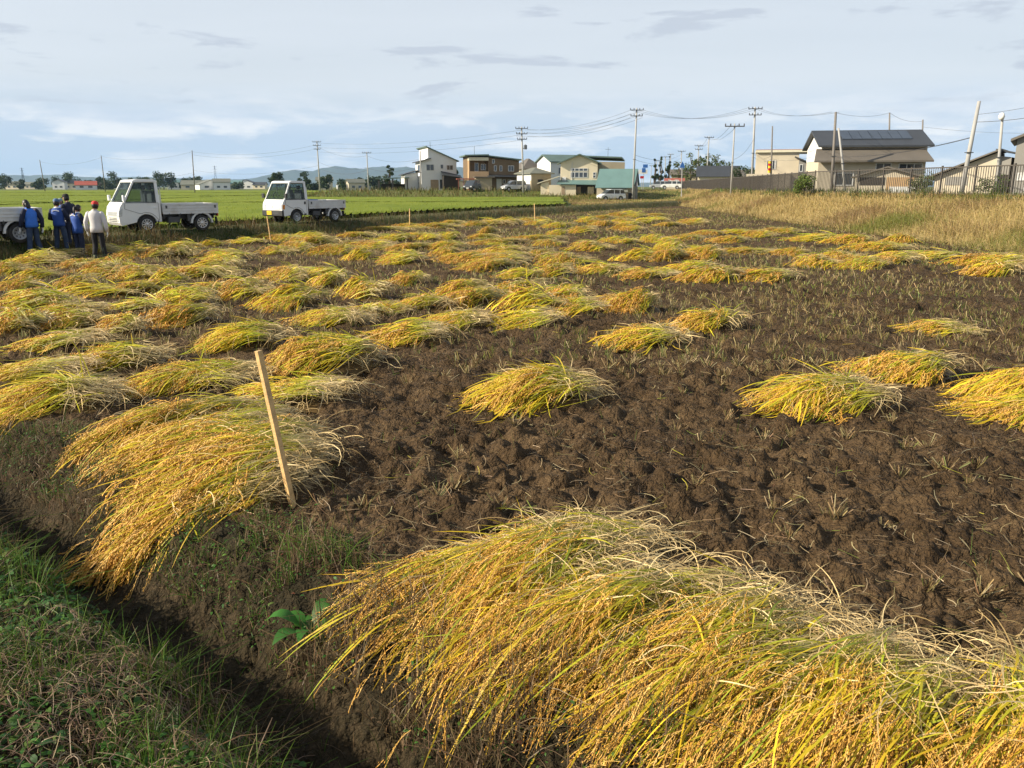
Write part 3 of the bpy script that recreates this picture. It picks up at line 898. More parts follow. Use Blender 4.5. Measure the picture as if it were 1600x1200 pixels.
def heap_parts(bundles, rng, ns, nl, nd, npn, grains, gl, sw, ground=None, kst=6, core_col=(0.11, 0.07, 0.026)):
    """bundles: (bx, by, hx, hy, zb, zp, r0, r1, tone); returns Acc per part"""
    G = ground if ground is not None else (lambda x, y: np.zeros(np.shape(x)))
    A = {k: Acc() for k in ('stalks', 'leaves', 'dry_leaves', 'ears', 'core')}
    pts = []
    for (bx, by, hx, hy, zb, zp, r0, r1, tone) in bundles:
        B = np.array([bx, by]); D = np.array([hx - bx, hy - by]); L = np.linalg.norm(D); D = D / L; Nn = np.array([-D[1], D[0]])
        g0 = float(G(np.array(bx), np.array(by))); ge = float(G(np.array(hx), np.array(hy)))

        LK = (rng.normal(0, r0, 6), rng.normal(0, r1 * 1.1, 6), rng.uniform(-.05, .03, 6), rng.uniform(.85, 1.08, 6))

        def path(n, K, reach=1.0):
            s = np.linspace(0, 1, K)
            lk = 6; li = rng.integers(0, lk, n)
            l0 = LK[0][li]; l1 = LK[1][li]; l2 = LK[2][li]; l3 = LK[3][li]
            lat0 = l0 + rng.normal(0, r0 * .5, n); lat1 = l1 + rng.normal(0, r1 * .55, n); st = rng.normal(0, .06, n); en = reach * L * rng.normal(1, .09, n) * l3
            dz = l2 + rng.uniform(-.05, .03, n); cv = rng.normal(0, .05, n)
            al = st[:, None] * (1 - s) + (en)[:, None] * s
            la = lat0[:, None] * (1 - s) + lat1[:, None] * s ** 1.3 + cv[:, None] * np.sin(s * np.pi)
            P = np.empty((n, K, 3)); P[..., 0] = B[0] + D[0] * al + Nn[0] * la; P[..., 1] = B[1] + D[1] * al + Nn[1] * la
            ze = .03; zc_ = 2 * zp - .5 * (zb + ze)
            fall = np.exp(-(la / (2.1 * r1 + .05)) ** 2)
            z = (1 - s) ** 2 * zb + 2 * s * (1 - s) * zc_ + s ** 2 * ze
            z = z * (.35 + .65 * fall) + dz[:, None] * (1 - .6 * s)
            gz = G(P[..., 0], P[..., 1]); lin = g0 * (1 - s) + ge * s
            P[..., 2] = np.maximum(z + lin, gz + rng.uniform(.01, .05, n)[:, None])
            return P, s

        P, s = path(ns, kst, .78)
        pts.append(path(50, 14)[0][:, :10].reshape(-1, 3))
        k0 = STRAW[rng.integers(0, 3, ns)]; k1 = GREEN[rng.integers(0, 4, ns)] * tone; k2 = np.where(rng.random((ns, 1)) < .55, GOLD[rng.integers(0, 3, ns)], GREEN[rng.integers(0, 4, ns)] * 1.1)
        a = np.clip((s - .16) / .30, 0, 1)[None, :, None]; b = np.clip((s - .5) / .35, 0, 1)[None, :, None]
        C = (k0[:, None] * (1 - a) + k1[:, None] * a) * (1 - b) + k2[:, None] * b
        C = C * np.exp(rng.normal(0, .16, (ns, 1, 1)))
        W = np.full((ns, kst), 1.0) * (rng.uniform(.0028, .0046, ns) * sw)[:, None]
        ref = nrm(np.stack([rng.normal(0, .6, ns), rng.normal(-.5, .6, ns), np.ones(ns)], -1))
        A['stalks'].add(*ribbons(P, W, C, ref))
        # leaves
        K = 6; t = np.linspace(0, 1, K)
        Q, s = path(nl, 12); i0 = rng.integers(1, 10, nl); r_ = np.arange(nl)
        p0 = Q[r_, i0]; tg = nrm(Q[r_, i0 + 1] - p0)
        d = nrm(tg + rng.normal(0, .22, (nl, 3)) * np.array([1, 1, .5])); LL = rng.uniform(.22, .48, nl)
        wild = rng.random(nl) < .12
        d[wild] = nrm(d[wild] + rng.normal(0, .5, (wild.sum(), 3)) * np.array([1, 1, .3]) + np.array([0, 0, .12]))
        P = p0[:, None] + d[:, None] * (LL[:, None] * t)[..., None]
        P[..., 2] += LL[:, None] * (rng.uniform(.0, .25, nl)[:, None] * t - rng.uniform(.12, .6, nl)[:, None] * t ** 2) + .012
        P += (np.array([Nn[0], Nn[1], 0]) * (rng.normal(0, .09, nl) * LL)[:, None])[:, None] * (t ** 2)[None, :, None]
        P[..., 2] = np.maximum(P[..., 2], G(P[..., 0], P[..., 1]) + .015)
        c0 = GREEN[rng.integers(0, 4, nl)] * tone; c1 = np.where(rng.random((nl, 1)) < .3 + .05 * i0[:, None], GOLD[rng.integers(0, 3, nl)], GREEN[rng.integers(0, 4, nl)] * 1.25)
        far_ = ((i0 > 4) & (rng.random(nl) < .6))[:, None]; c0 = np.where(far_, .5 * c0 + .5 * GOLD[rng.integers(0, 3, nl)], c0)
        C = (c0[:, None] * (1 - t)[None, :, None] + c1[:, None] * t[None, :, None]) * np.exp(rng.normal(0, .18, (nl, 1, 1)))
        W = (rng.uniform(.005, .0095, nl) * sw)[:, None] * np.array([.5, .9, 1, .9, .6, .08])[None]
        ref = nrm(np.stack([rng.normal(0, .45, nl), rng.normal(-.4, .45, nl), np.ones(nl)], -1))
        A['leaves'].add(*ribbons(P, W, C, ref))
        # dry curly leaves round the butt
        Q, s = path(nd, 12); i0 = (rng.random(nd) ** 1.3 * 6).astype(int); r_ = np.arange(nd)
        p0 = Q[r_, i0]; ang = np.arctan2(-D[1], -D[0]) + rng.normal(0, 1.1, nd); tw = rng.normal(0, 1.6, nd); LL = rng.uniform(.12, .38, nd)
        flip = rng.random(nd) < .35; ang[flip] += np.pi
        th = ang[:, None] + tw[:, None] * t
        P = np.empty((nd, K, 3)); P[..., 0] = p0[:, None, 0] + np.cumsum(np.cos(th), 1) * LL[:, None] / K; P[..., 1] = p0[:, None, 1] + np.cumsum(np.sin(th), 1) * LL[:, None] / K
        P[..., 2] = p0[:, None, 2] + .015 + LL[:, None] * (rng.uniform(-.1, .45, nd)[:, None] * t - rng.uniform(.1, .7, nd)[:, None] * t ** 2)
        P[..., 2] = np.maximum(P[..., 2], G(P[..., 0], P[..., 1]) + .02)
        C = np.repeat((DRY[rng.integers(0, 4, nd)] * np.exp(rng.normal(0, .2, (nd, 1))))[:, None], K, 1)
        W = (rng.uniform(.0025, .0048, nd) * sw)[:, None] * np.array([1, 1, 1, .9, .7, .3])[None]
        A['dry_leaves'].add(*ribbons(P, W, C, nrm(np.stack([rng.normal(0, .7, nd), rng.normal(-.4, .7, nd), np.ones(nd)], -1))))
        # drooping ears
        if npn:
            Q, s = path(npn, 16); i0 = np.clip(6 + (rng.random(npn) ** .8 * 8).astype(int), 6, 13); r_ = np.arange(npn)
            p0 = Q[r_, i0]; tg = nrm(Q[r_, np.minimum(i0 + 1, 15)] - Q[r_, i0 - 1])
            d = nrm(tg + rng.normal(0, .36, (npn, 3)) * np.array([1, 1, .4])); LL = rng.uniform(.15, .25, npn)
            sag = rng.uniform(.25, .75, npn); rise = rng.uniform(.02, .22, npn)
            nst = 3; m = grains; K2 = 5
            def axis(tq):
                q_ = p0[:, None] + d[:, None] * (LL[:, None] * tq)[..., None]
                q_[..., 2] += LL[:, None] * (rise[:, None] * tq - sag[:, None] * tq ** 2) + lift
                return q_
            lift = rng.uniform(.01, .045, (npn, 1)); clr = rng.uniform(.02, .05, (npn, 1))
            for k_ in range(nst):
                t0 = .33 * k_ * rng.uniform(.5, 1.2, (npn, 1)); t1 = .62 + .19 * k_ + rng.uniform(-.1, .12, (npn, 1))
                sd = rng.normal(0, 1, (npn, 3)) * np.array([1, 1, .5]) * (.016 * (gl / .013) ** .4)
                def strand(f):
                    q_ = axis(t0 + (t1 - t0) * f)
                    q_ = q_ + sd[:, None] * np.sin(f * 1.6)[..., None]
                    q_[..., 2] -= .03 * f ** 2
                    q_[..., 2] = np.maximum(q_[..., 2], G(q_[..., 0], q_[..., 1]) + clr)
                    return q_
                f = np.tile((np.arange(m) + .5) / m, (npn, 1)) + rng.normal(0, .015, (npn, m)); p = strand(f)
                p = p + rng.normal(0, .0022 * (gl / .013), p.shape)
                gd = nrm(nrm(np.gradient(p, axis=1)) + rng.normal(0, .22, p.shape))
                c = EAR[rng.integers(0, 4, npn)] * np.exp(rng.normal(0, .16, (npn, 1)))
                c = c[:, None] * np.exp(rng.normal(0, .12, (npn, m, 1)))
                q = npn * m
                A['ears'].add(*spindles(p.reshape(q, 3), gd.reshape(q, 3), gl * rng.uniform(.85, 1.2, q), gl * .36 * rng.uniform(.85, 1.15, q), c.reshape(q, 3)))
                S = strand(np.tile(np.linspace(-.15, .95, K2), (npn, 1)))
                A['ears'].add(*ribbons(S, np.full((npn, K2), gl * .16), np.repeat((c[:, 0] * .9)[:, None], K2, 1), nrm(np.stack([rng.normal(0, .4, npn), rng.normal(-.5, .4, npn), np.ones(npn)], -1))))
    # dark core added under the visible straw to block light through gaps
    pts = np.concatenate(pts); cs = .05
    x0, y0 = pts[:, 0].min() - .15, pts[:, 1].min() - .15
    nx = int((pts[:, 0].max() - x0) / cs) + 5; ny = int((pts[:, 1].max() - y0) / cs) + 5
    gx, gy = np.meshgrid(x0 + np.arange(nx) * cs, y0 + np.arange(ny) * cs, indexing='ij'); gg = G(gx, gy)
    hgt = np.zeros((nx, ny))
    ii = ((pts[:, 0] - x0) / cs + .5).astype(int); jj = ((pts[:, 1] - y0) / cs + .5).astype(int)
    np.maximum.at(hgt, (ii, jj), pts[:, 2] - gg[ii, jj])
    for _ in range(3):
        pad = np.pad(hgt, 1); hgt = sum(pad[a:a + nx, b:b + ny] for a in range(3) for b in range(3)) / 9
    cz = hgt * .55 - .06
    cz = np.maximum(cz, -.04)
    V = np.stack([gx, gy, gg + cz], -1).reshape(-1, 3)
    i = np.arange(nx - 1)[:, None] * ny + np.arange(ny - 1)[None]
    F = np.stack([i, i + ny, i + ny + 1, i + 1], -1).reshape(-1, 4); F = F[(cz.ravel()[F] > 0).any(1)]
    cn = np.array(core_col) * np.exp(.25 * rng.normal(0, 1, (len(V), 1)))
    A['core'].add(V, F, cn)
    return A


def place_heap(name, A, origin, label, group=None):
    """big heap near the camera: an Empty with its stalks, leaves, dry leaves, ears and added light-blocking core as parts"""
    e = empty(name, origin, 0, label, 'rice heap', group)
    for k in ('core', 'stalks', 'leaves', 'dry_leaves', 'ears'):
        a = A[k]
        if not a.V: continue
        a.V = [v - np.array(origin, np.float32) for v in a.V]
        o = a.build({'core': 'core_filler', 'ears': 'grain_ears'}.get(k, k), M_GRAIN if k in ('ears', 'core') else M_PLANT, e)
        o['kind'] = 'stuff'
    return e


def near_heaps():
    rng = np.random.default_rng(29)
    gf = lambda x, y: H0(x, y)
    # long heap draped over the near field edge: butts on the field, ears hanging to the ditch
    but = [(810, 855), (880, 850), (1000, 866), (1120, 898), (1235, 935), (1335, 985), (1470, 1025), (1640, 1055), (1800, 1100)]
    hed = [(730, 925), (705, 982), (705, 1050), (775, 1105), (900, 1145), (1080, 1225), (1300, 1340), (1540, 1390), (1760, 1430)]
    bw = np.array([at(*p, .16) for p in but]); hw = np.array([at(*p, -.02) for p in hed]); tt = np.linspace(0, 1, len(but))
    bs = []
    for k in range(50):
        t = ((k + rng.random()) / 50) ** 1.3
        f = lambda A_, q: np.array([np.interp(np.clip(q, 0, 1), tt, A_[:, 0]), np.interp(np.clip(q, 0, 1), tt, A_[:, 1])])
        b = f(bw, t); h = f(hw, np.clip(t + rng.normal(0, .06), 0, 1)); d = (h - b); L = np.linalg.norm(d); d /= L
        b = b + rng.normal(0, .05, 2)
        LL = rng.uniform(.92, 1.08)
        if k % 3 == 0: h = b + d * LL
        else: b = h - d * LL + rng.normal(0, .04, 2); h = h + rng.normal(0, .04, 2)
        bs.append((b[0], b[1], h[0], h[1], rng.uniform(.08, .20), rng.uniform(.15, .27), .05, .11, rng.uniform(.75, 1.3)))
    A = heap_parts(bs, rng, 64, 46, 115, 60, 8, .0148, 1.0, gf)
    x, y = at(1050, 1030, .0)
    place_heap('rice_heap', A, (x, y, 0), 'long heap of cut golden rice draped over the ditch edge, widest of all')
    # one bundle standing proud, tied by its cut stems
    # heap round the leaning stake
    but = [(420, 625), (495, 650), (500, 688), (475, 712), (430, 742)]
    hed = [(95, 705), (85, 732), (190, 775), (255, 800), (335, 790)]
    bw = np.array([at(*p, .14) for p in but]); hw = np.array([at(*p, .0) for p in hed])
    bs = []
    for k in range(40):
        q = rng.random() * 4; i = min(int(q), 3); w = q - i
        b = bw[i] * (1 - w) + bw[i + 1] * w; h = hw[i] * (1 - w) + hw[i + 1] * w; d = h - b; L = np.linalg.norm(d); d /= L
        LL = rng.uniform(.9, 1.1); sl = rng.random() if k % 4 else 0.0
        b = b + d * max(L - LL, 0) * sl + rng.normal(0, .07, 2); h = b + d * LL + rng.normal(0, .08, 2)
        bs.append((b[0], b[1], h[0], h[1], rng.uniform(.10, .20), rng.uniform(.14, .27), .06, .13, rng.uniform(.8, 1.15)))
    A = heap_parts(bs, rng, 50, 46, 48, 56, 5, .024, 1.25, gf)
    x, y = at(280, 740, .0)
    place_heap('rice_heap', A, (x, y, 0), 'broad heap of cut golden rice spread around the leaning wooden stake')
    # separate heaps in the middle of the field: px, py of the base, width in px, heading, bundles, height, label
    mids = [
        (842, 640, 215, 205, 15, .36, 'tall fan of cut golden rice alone on dark bare soil'),
        (1300, 650, 215, 192, 13, .28, 'pale heap of two crossed rice bundles on bare soil with straw ends outward'),
        (1425, 598, 180, 196, 10, .27, 'greenish rice bundle lying just behind the pale crossed bundles'),
        (1632, 640, 165, 190, 11, .33, 'rice heap on bare soil cut off by the frame edge'),
        (1640, 668, 165, 184, 7, .18, 'low golden rice bundle at the foot of another heap by the frame edge'),
        (1000, 545, 135, 196, 9, .24, 'golden green bundle ending the slanting row above the tall fan'),
        (1110, 520, 150, 197, 10, .27, 'green topped bundle at the far end of the slanting row'),
        (632, 538, 125, 188, 9, .24, None), (705, 518, 110, 190, 8, .24, None), (815, 512, 100, 190, 8, .24, None),
        (165, 578, 165, 196, 10, .26, None), (70, 556, 110, 194, 8, .24, None), (365, 548, 130, 196, 10, .30, None), (500, 580, 180, 198, 14, .34, None),
        (290, 612, 220, 192, 13, .28, None), (55, 655, 190, 192, 14, .30, None), (30, 605, 150, 186, 8, .2, None), (505, 512, 150, 192, 8, .26, None),
        (440, 640, 150, 178, 8, .2, None), (895, 494, 90, 192, 7, .26, None), (655, 490, 110, 192, 8, .26, None)]
    for im, (px, py, wpx, hd, nb, zp, lab) in enumerate(mids):
        st = im % 3 if lab is None else 1
        x, y = at(px, py, 0); dep = y * CP + EYE * SP; Wm = wpx / FPX * dep
        y += .25
        e = Vector((x, y)); a0 = R(hd); d0 = np.array([math.cos(a0), math.sin(a0)]); n0 = np.array([-d0[1], d0[0]])
        bs = []
        for k in range(nb):
            a1 = a0 + rng.normal(0, .22); d = np.array([math.cos(a1), math.sin(a1)]); LL = rng.uniform(.82, .98)
            q = rng.uniform(-1, 1)
            c = np.array([x, y]) + n0 * q * .30 + d0 * rng.uniform(-.5, .5) * max(Wm - .95, .05)
            b = c - d * LL * .5; h = c + d * LL * .5
            bs.append((b[0], b[1], h[0], h[1], rng.uniform(.10, .2), zp * .86 * (1 - .35 * q * q) * rng.uniform(.7, 1.1), .05, .11, rng.uniform(.85, 1.3) * (1.2 if st == 0 else 1)))
        near = y < 8
        A = heap_parts(bs, rng, 44 if near else 32, 46 if near else (34, 26, 20)[st], 48 if near else (26, 26, 44)[st], 27 if near else (13, 24, 13)[st], 5 if near else 4, .024 if near else .032, 1.4 if near else 1.9, gf)
        place_heap('rice_heap', A, (x, y, 0), lab or ('low' if zp < .25 else 'tall' if zp > .29 else 'rounded') + (' green-leaved', ' golden-eared', ' straw-covered')[st] + ' rice heap in the crowded rows behind the stake', None if lab else 'rice heaps in the rows behind the stake')


near_heaps()

FAR_HEAPS = [  # px, base py, width px   (left rows, middle rows, rows by the dike, right edge)
    (199, 396, 62), (273, 390, 58), (324, 386, 48), (381, 382, 62), (412, 376, 38), (445, 376, 42), (479, 374, 50), (435, 397, 60), (513, 399, 72), (236, 405, 62), (277, 405, 52), (351, 403, 82), (61, 392, 62), (85, 404, 62), (44, 414, 80), (111, 421, 58), (162, 426, 68), (219, 437, 92), (314, 440, 110), (10, 458, 60), (256, 452, 62), (415, 440, 62), (489, 438, 80), (506, 452, 60), (381, 467, 100), (449, 478, 112), (142, 465, 130), (30, 484, 90), (84, 496, 110), (196, 489, 95), (277, 482, 95), (270, 510, 98), (13, 525, 70), (100, 520, 95), (175, 526, 85), (12, 404, 50), (130, 398, 40), (340, 425, 70), (10, 430, 60),
    (770, 353, 62), (600, 362, 92), (670, 358, 66), (736, 354, 38), (823, 346, 32), (876, 354, 42), (915, 348, 32), (946, 354, 46), (988, 340, 50), (1023, 338, 42), (697, 376, 40), (757, 374, 48), (827, 378, 100), (904, 365, 44), (1048, 355, 50), (1079, 351, 42), (1016, 380, 42), (1065, 376, 60), (571, 390, 72), (645, 392, 90), (694, 391, 60), (785, 399, 80), (838, 402, 52), (554, 407, 44), (627, 408, 62), (718, 410, 76), (775, 414, 78), (883, 416, 112), (942, 428, 82), (855, 434, 64), (1000, 410, 80), (1050, 410, 80), (1095, 408, 66), (1016, 437, 88), (1110, 440, 110), (1185, 438, 120), (638, 448, 58), (557, 464, 64), (743, 482, 124), (792, 468, 104), (876, 477, 76), (953, 483, 76), (561, 497, 64), (560, 372, 60), (610, 378, 60), (530, 385, 50), (860, 384, 60), (955, 380, 50), (925, 392, 70), (985, 362, 40), (1110, 368, 60), (1150, 366, 54), (1152, 398, 104), (1215, 366, 64), (1270, 378, 82), (1330, 382, 70), (1372, 394, 92), (1453, 405, 96), (1540, 418, 112), (1590, 412, 70), (1281, 418, 68), (1355, 422, 84), (1230, 400, 60), (1491, 522, 112), (1560, 432, 80), (1410, 410, 70), (640, 360, 46), (708, 352, 40), (845, 352, 36), (800, 352, 40), (1000, 350, 40), (960, 340, 36)]


def far_heaps():
    rng = np.random.default_rng(37)
    V = []
    for v in range(14):
        bs = []
        nb = int(rng.integers(6, 11)); st = v % 3
        for k in range(nb):
            a = math.pi + rng.normal(0, .22); d = np.array([math.cos(a), math.sin(a)]); LL = rng.uniform(.82, 1.0); q = rng.uniform(-1, 1)
            c = np.array([rng.uniform(-.22, .22), q * rng.uniform(.2, .42)]); b = c - d * LL * .5; h = c + d * LL * .5
            bs.append((b[0], b[1], h[0], h[1], rng.uniform(.14, .24), rng.uniform(.13, .32) * (1 - .3 * q * q), .05, .12, rng.uniform(.9, 1.4) * (1.25 if st == 0 else 1)))
        A = heap_parts(bs, rng, 20, (20, 13, 10)[st], (14, 14, 30)[st], (11, 24, 10)[st], 3, .05, 2.6, None, 4)
        J = Acc()
        for k in ('core', 'stalks', 'leaves', 'dry_leaves', 'ears'):
            a_ = A[k]; off = J.n
            vv = np.concatenate(a_.V); cc = np.concatenate(a_.C)
            for F in (a_.Q, a_.T):
                if F: (J.Q if F[0].shape[1] == 4 else J.T).append(np.concatenate(F) + off)
            J.V.append(vv); J.C.append(cc); J.n += len(vv)
        me = J.mesh('rice_heap'); me.materials.append(M_PLANT); V.append(me)
    more = []
    for px, py, w in FAR_HEAPS:
        if py < 505 and not (px > 1000 and py > 425) and rng.random() < .7:
            more.append((px + rng.normal(0, w * .75), py + rng.uniform(-9, 7) * (py - 292) / 130, w * rng.uniform(.65, 1.1)))
    for i, (px, py, w) in enumerate(FAR_HEAPS + more):
        x, y = at(px, py, 0)
        if zones(np.array([x]), np.array([y + .3]))[0] != 0 or poly_dist(np.array(x), np.array(y), DIKE)[0] < 2.2: continue
        dep = y * CP + EYE * SP; Wm = w / FPX * dep
        y += .22
        vi = int(rng.integers(0, len(V))); o = mkobj('rice_heap', V[vi]); z = float(H0(x, y))
        o.location = (x, y, z - .01); s = np.clip(Wm / 1.08, .7, 2.2); o.scale = (s, min(s, 1.2) * rng.uniform(.75, 1.25), rng.uniform(.65, 1.2))
        o.rotation_euler = (0, 0, R(rng.normal(14, 20)))
        dd, side = poly_dist(np.array(x), np.array(y), DIKE)
        if x > np.interp(y, EDGE_Y, EDGE_X) - 5.5: lab, gr = 'bundle of cut rice near the foot of the dry grass bank', 'rice heaps along the grass bank'
        elif dd < 7: lab, gr = 'heap of cut rice in the rows nearest the weedy dike', 'rice heaps beside the dike'
        else: lab, gr = 'heap of cut rice in the stubble rows of the middle field', 'rice heaps in the middle rows'
        lab = ('small ' if s < .85 else 'broad ' if s > 1.3 else '') + ('green-leaved ', 'golden-eared ', 'straw-covered ')[vi % 3] + lab
        if (px, py) == (1491, 522): o.scale[2] = .45
        if (px, py) == (1491, 522): lab, gr = 'thin lone swath of cut rice lying flat on open dark soil', None
        if (px, py) == (770, 353): lab, gr = 'highest boxy rice pile with dark cut ends at the far edge of field', None
        tag(o, lab, 'rice heap', gr)


far_heaps()
# ================================================================== wooden stakes
def stake(px0, py0, px1, py1, w, label, y_extra=0.0, z=0.0):
    bx, by = at(px0, py0, z); by += y_extra
    tx, _, tz = atY(px1, py1, by)
    b = Vector((bx, by, z - .12)); t = Vector((tx, by + .02, tz))
    e = empty('wooden_stake', (bx, by, z), 0, label, 'stake', None)
    d = (t - b).normalized(); s = d.cross(Vector((0, 1, 0))).normalized(); f = s.cross(d).normalized()
    a = R(38); s, f = s * math.cos(a) + f * math.sin(a), f * math.cos(a) - s * math.sin(a)
    o_ = Vector((bx, by, z)); k = w / 2
    mb = MB(); q = [(-1, -1), (1, -1), (1, 1), (-1, 1)]
    mb.hexa([tuple(b - o_ + s * k * i + f * k * j) for i, j in q], [tuple(t - o_ + s * k * i + f * k * j) for i, j in q])
    mb.build('shaft', M_WOOD, e, .002)
    return e


stake(462, 792, 402, 549, .034, 'pale square wooden stake leaning left out of the nearest broad heap')
stake(424, 380, 417, 338, .03, 'thin pale stake in front of the truck with yellow plate')
stake(640, 357, 640, 326, .035, 'thin brown stake at the far field edge past the trucks')
stake(836, 350, 835, 318, .035, 'thin pale stake among far rice heaps beside boxy pile')


# ================================================================== broad-leaved weeds on the ditch side
def dock(px, py, z, n, L, label, name='dock_plant'):
    rng = np.random.default_rng(px)
    x, y = at(px, py, z); z = float(H0(x, y)); e = empty(name, (x, y, z), 0, label, 'weed')
    for i in range(n):
        a = 2.4 * i + rng.normal(0, .3); LL = L * rng.uniform(.55, 1.1); K = 7; t = np.linspace(0, 1, K)
        up = rng.uniform(.5, 1.5); P = np.zeros((1, K, 3)); P[0, :, 0] = math.cos(a) * LL * t * .75; P[0, :, 1] = math.sin(a) * LL * t * .75; P[0, :, 2] = LL * (up * t - .75 * up * t ** 2.3) + .005
        W = (LL * .30) * np.array([.10, .18, .75, 1.0, .9, .55, .03])[None]
        c = np.array([[(0.05, 0.17, 0.025)]]) * np.exp(rng.normal(0, .2))
        A_ = Acc(); A_.add(*ribbons(P, W, np.repeat(c, K, 1), nrm(np.array([[-math.cos(a) * .8, -math.sin(a) * .8, 1.0]]))))
        A_.build('leaf', M_GRASS, e, smooth=True)


dock(482, 985, -.12, 9, .27, 'upright broad green weed on bare ditch side left of long heap')
dock(505, 792, .02, 6, .08, 'small pale green weed at the foot of the leaning stake')
dock(235, 1020, -.1, 7, .14, 'flat dark green broad-leaved weed on the near bank by the dark ditch')


# ================================================================== small trucks
def wheel(parent, x, y, r, style, side):
    w = empty_part('wheel', (x, y, r), parent)
    h = .072
    mb = MB().lathe([(-h, r * .62), (-h, r * .9), (-h * .75, r * .985), (-h * .3, r), (h * .3, r), (h * .75, r * .985), (h, r * .9), (h, r * .62)], 'y', n=28)
    mb.build('tyre', M_TYRE, w, smooth=True)
    o = side * h
    rim = MB().lathe([(o * .95, r * .66), (o * 1.0, r * .62), (o * .45, r * .56), (o * .30, .02)], 'y', n=28)
    rim.build('rim_dish', M_DARKST if style == 'alloy' else M_STEEL, w, smooth=True)
    if style == 'alloy':
        mb = MB()
        for k in range(10):
            a = 2 * math.pi * k / 10; ca, sa = math.cos(a), math.sin(a); p = .016
            q = [(.05 * ca - p * sa, .05 * sa + p * ca), (.05 * ca + p * sa, .05 * sa - p * ca), (r * .60 * ca + p * .75 * sa, r * .60 * sa - p * .75 * ca), (r * .60 * ca - p * .75 * sa, r * .60 * sa + p * .75 * ca)]
            mb.prism(q, 'y', o * .55, o * .93)
        mb.build('spokes', M_ALLOY, w)
        MB().lathe([(o * .9, r * .665), (o * 1.03, r * .65), (o * 1.0, r * .60), (o * .7, r * .59)], 'y', n=28).build('rim_lip', M_ALLOY, w, smooth=True)
    else:
        mb = MB()
        for k in range(8):
            a = 2 * math.pi * k / 8; mb.lathe([(o * .40, .022), (o * .62, .020), (o * .63, .0)], 'y', (r * .40 * math.cos(a), 0, r * .40 * math.sin(a)), 8)
        mb.build('rim_holes', M_DARKST, w)
        MB().lathe([(o * .9, r * .665), (o * 1.03, r * .65), (o * 1.0, r * .60), (o * .6, r * .58)], 'y', n=28).build('rim_lip', M_STEEL, w, smooth=True)
    MB().lathe([(o * .4, .055), (o * .98, .05), (o * 1.05, .03), (o * 1.05, .001)], 'y', n=14).build('hub_cap', M_ALLOY if style == 'alloy' else M_STEEL, w, smooth=True)
    return w


def empty_part(name, loc, parent):
    o = bpy.data.objects.new(name, None); col.objects.link(o); o.location = loc; o.parent = parent; o.empty_display_size = .05
    return o


def arc(cx_, cz, r, a0, a1, n=9):
    return [(cx_ + r * math.cos(R(a0 + (a1 - a0) * i / n)), cz + r * math.sin(R(a0 + (a1 - a0) * i / n))) for i in range(n + 1)]


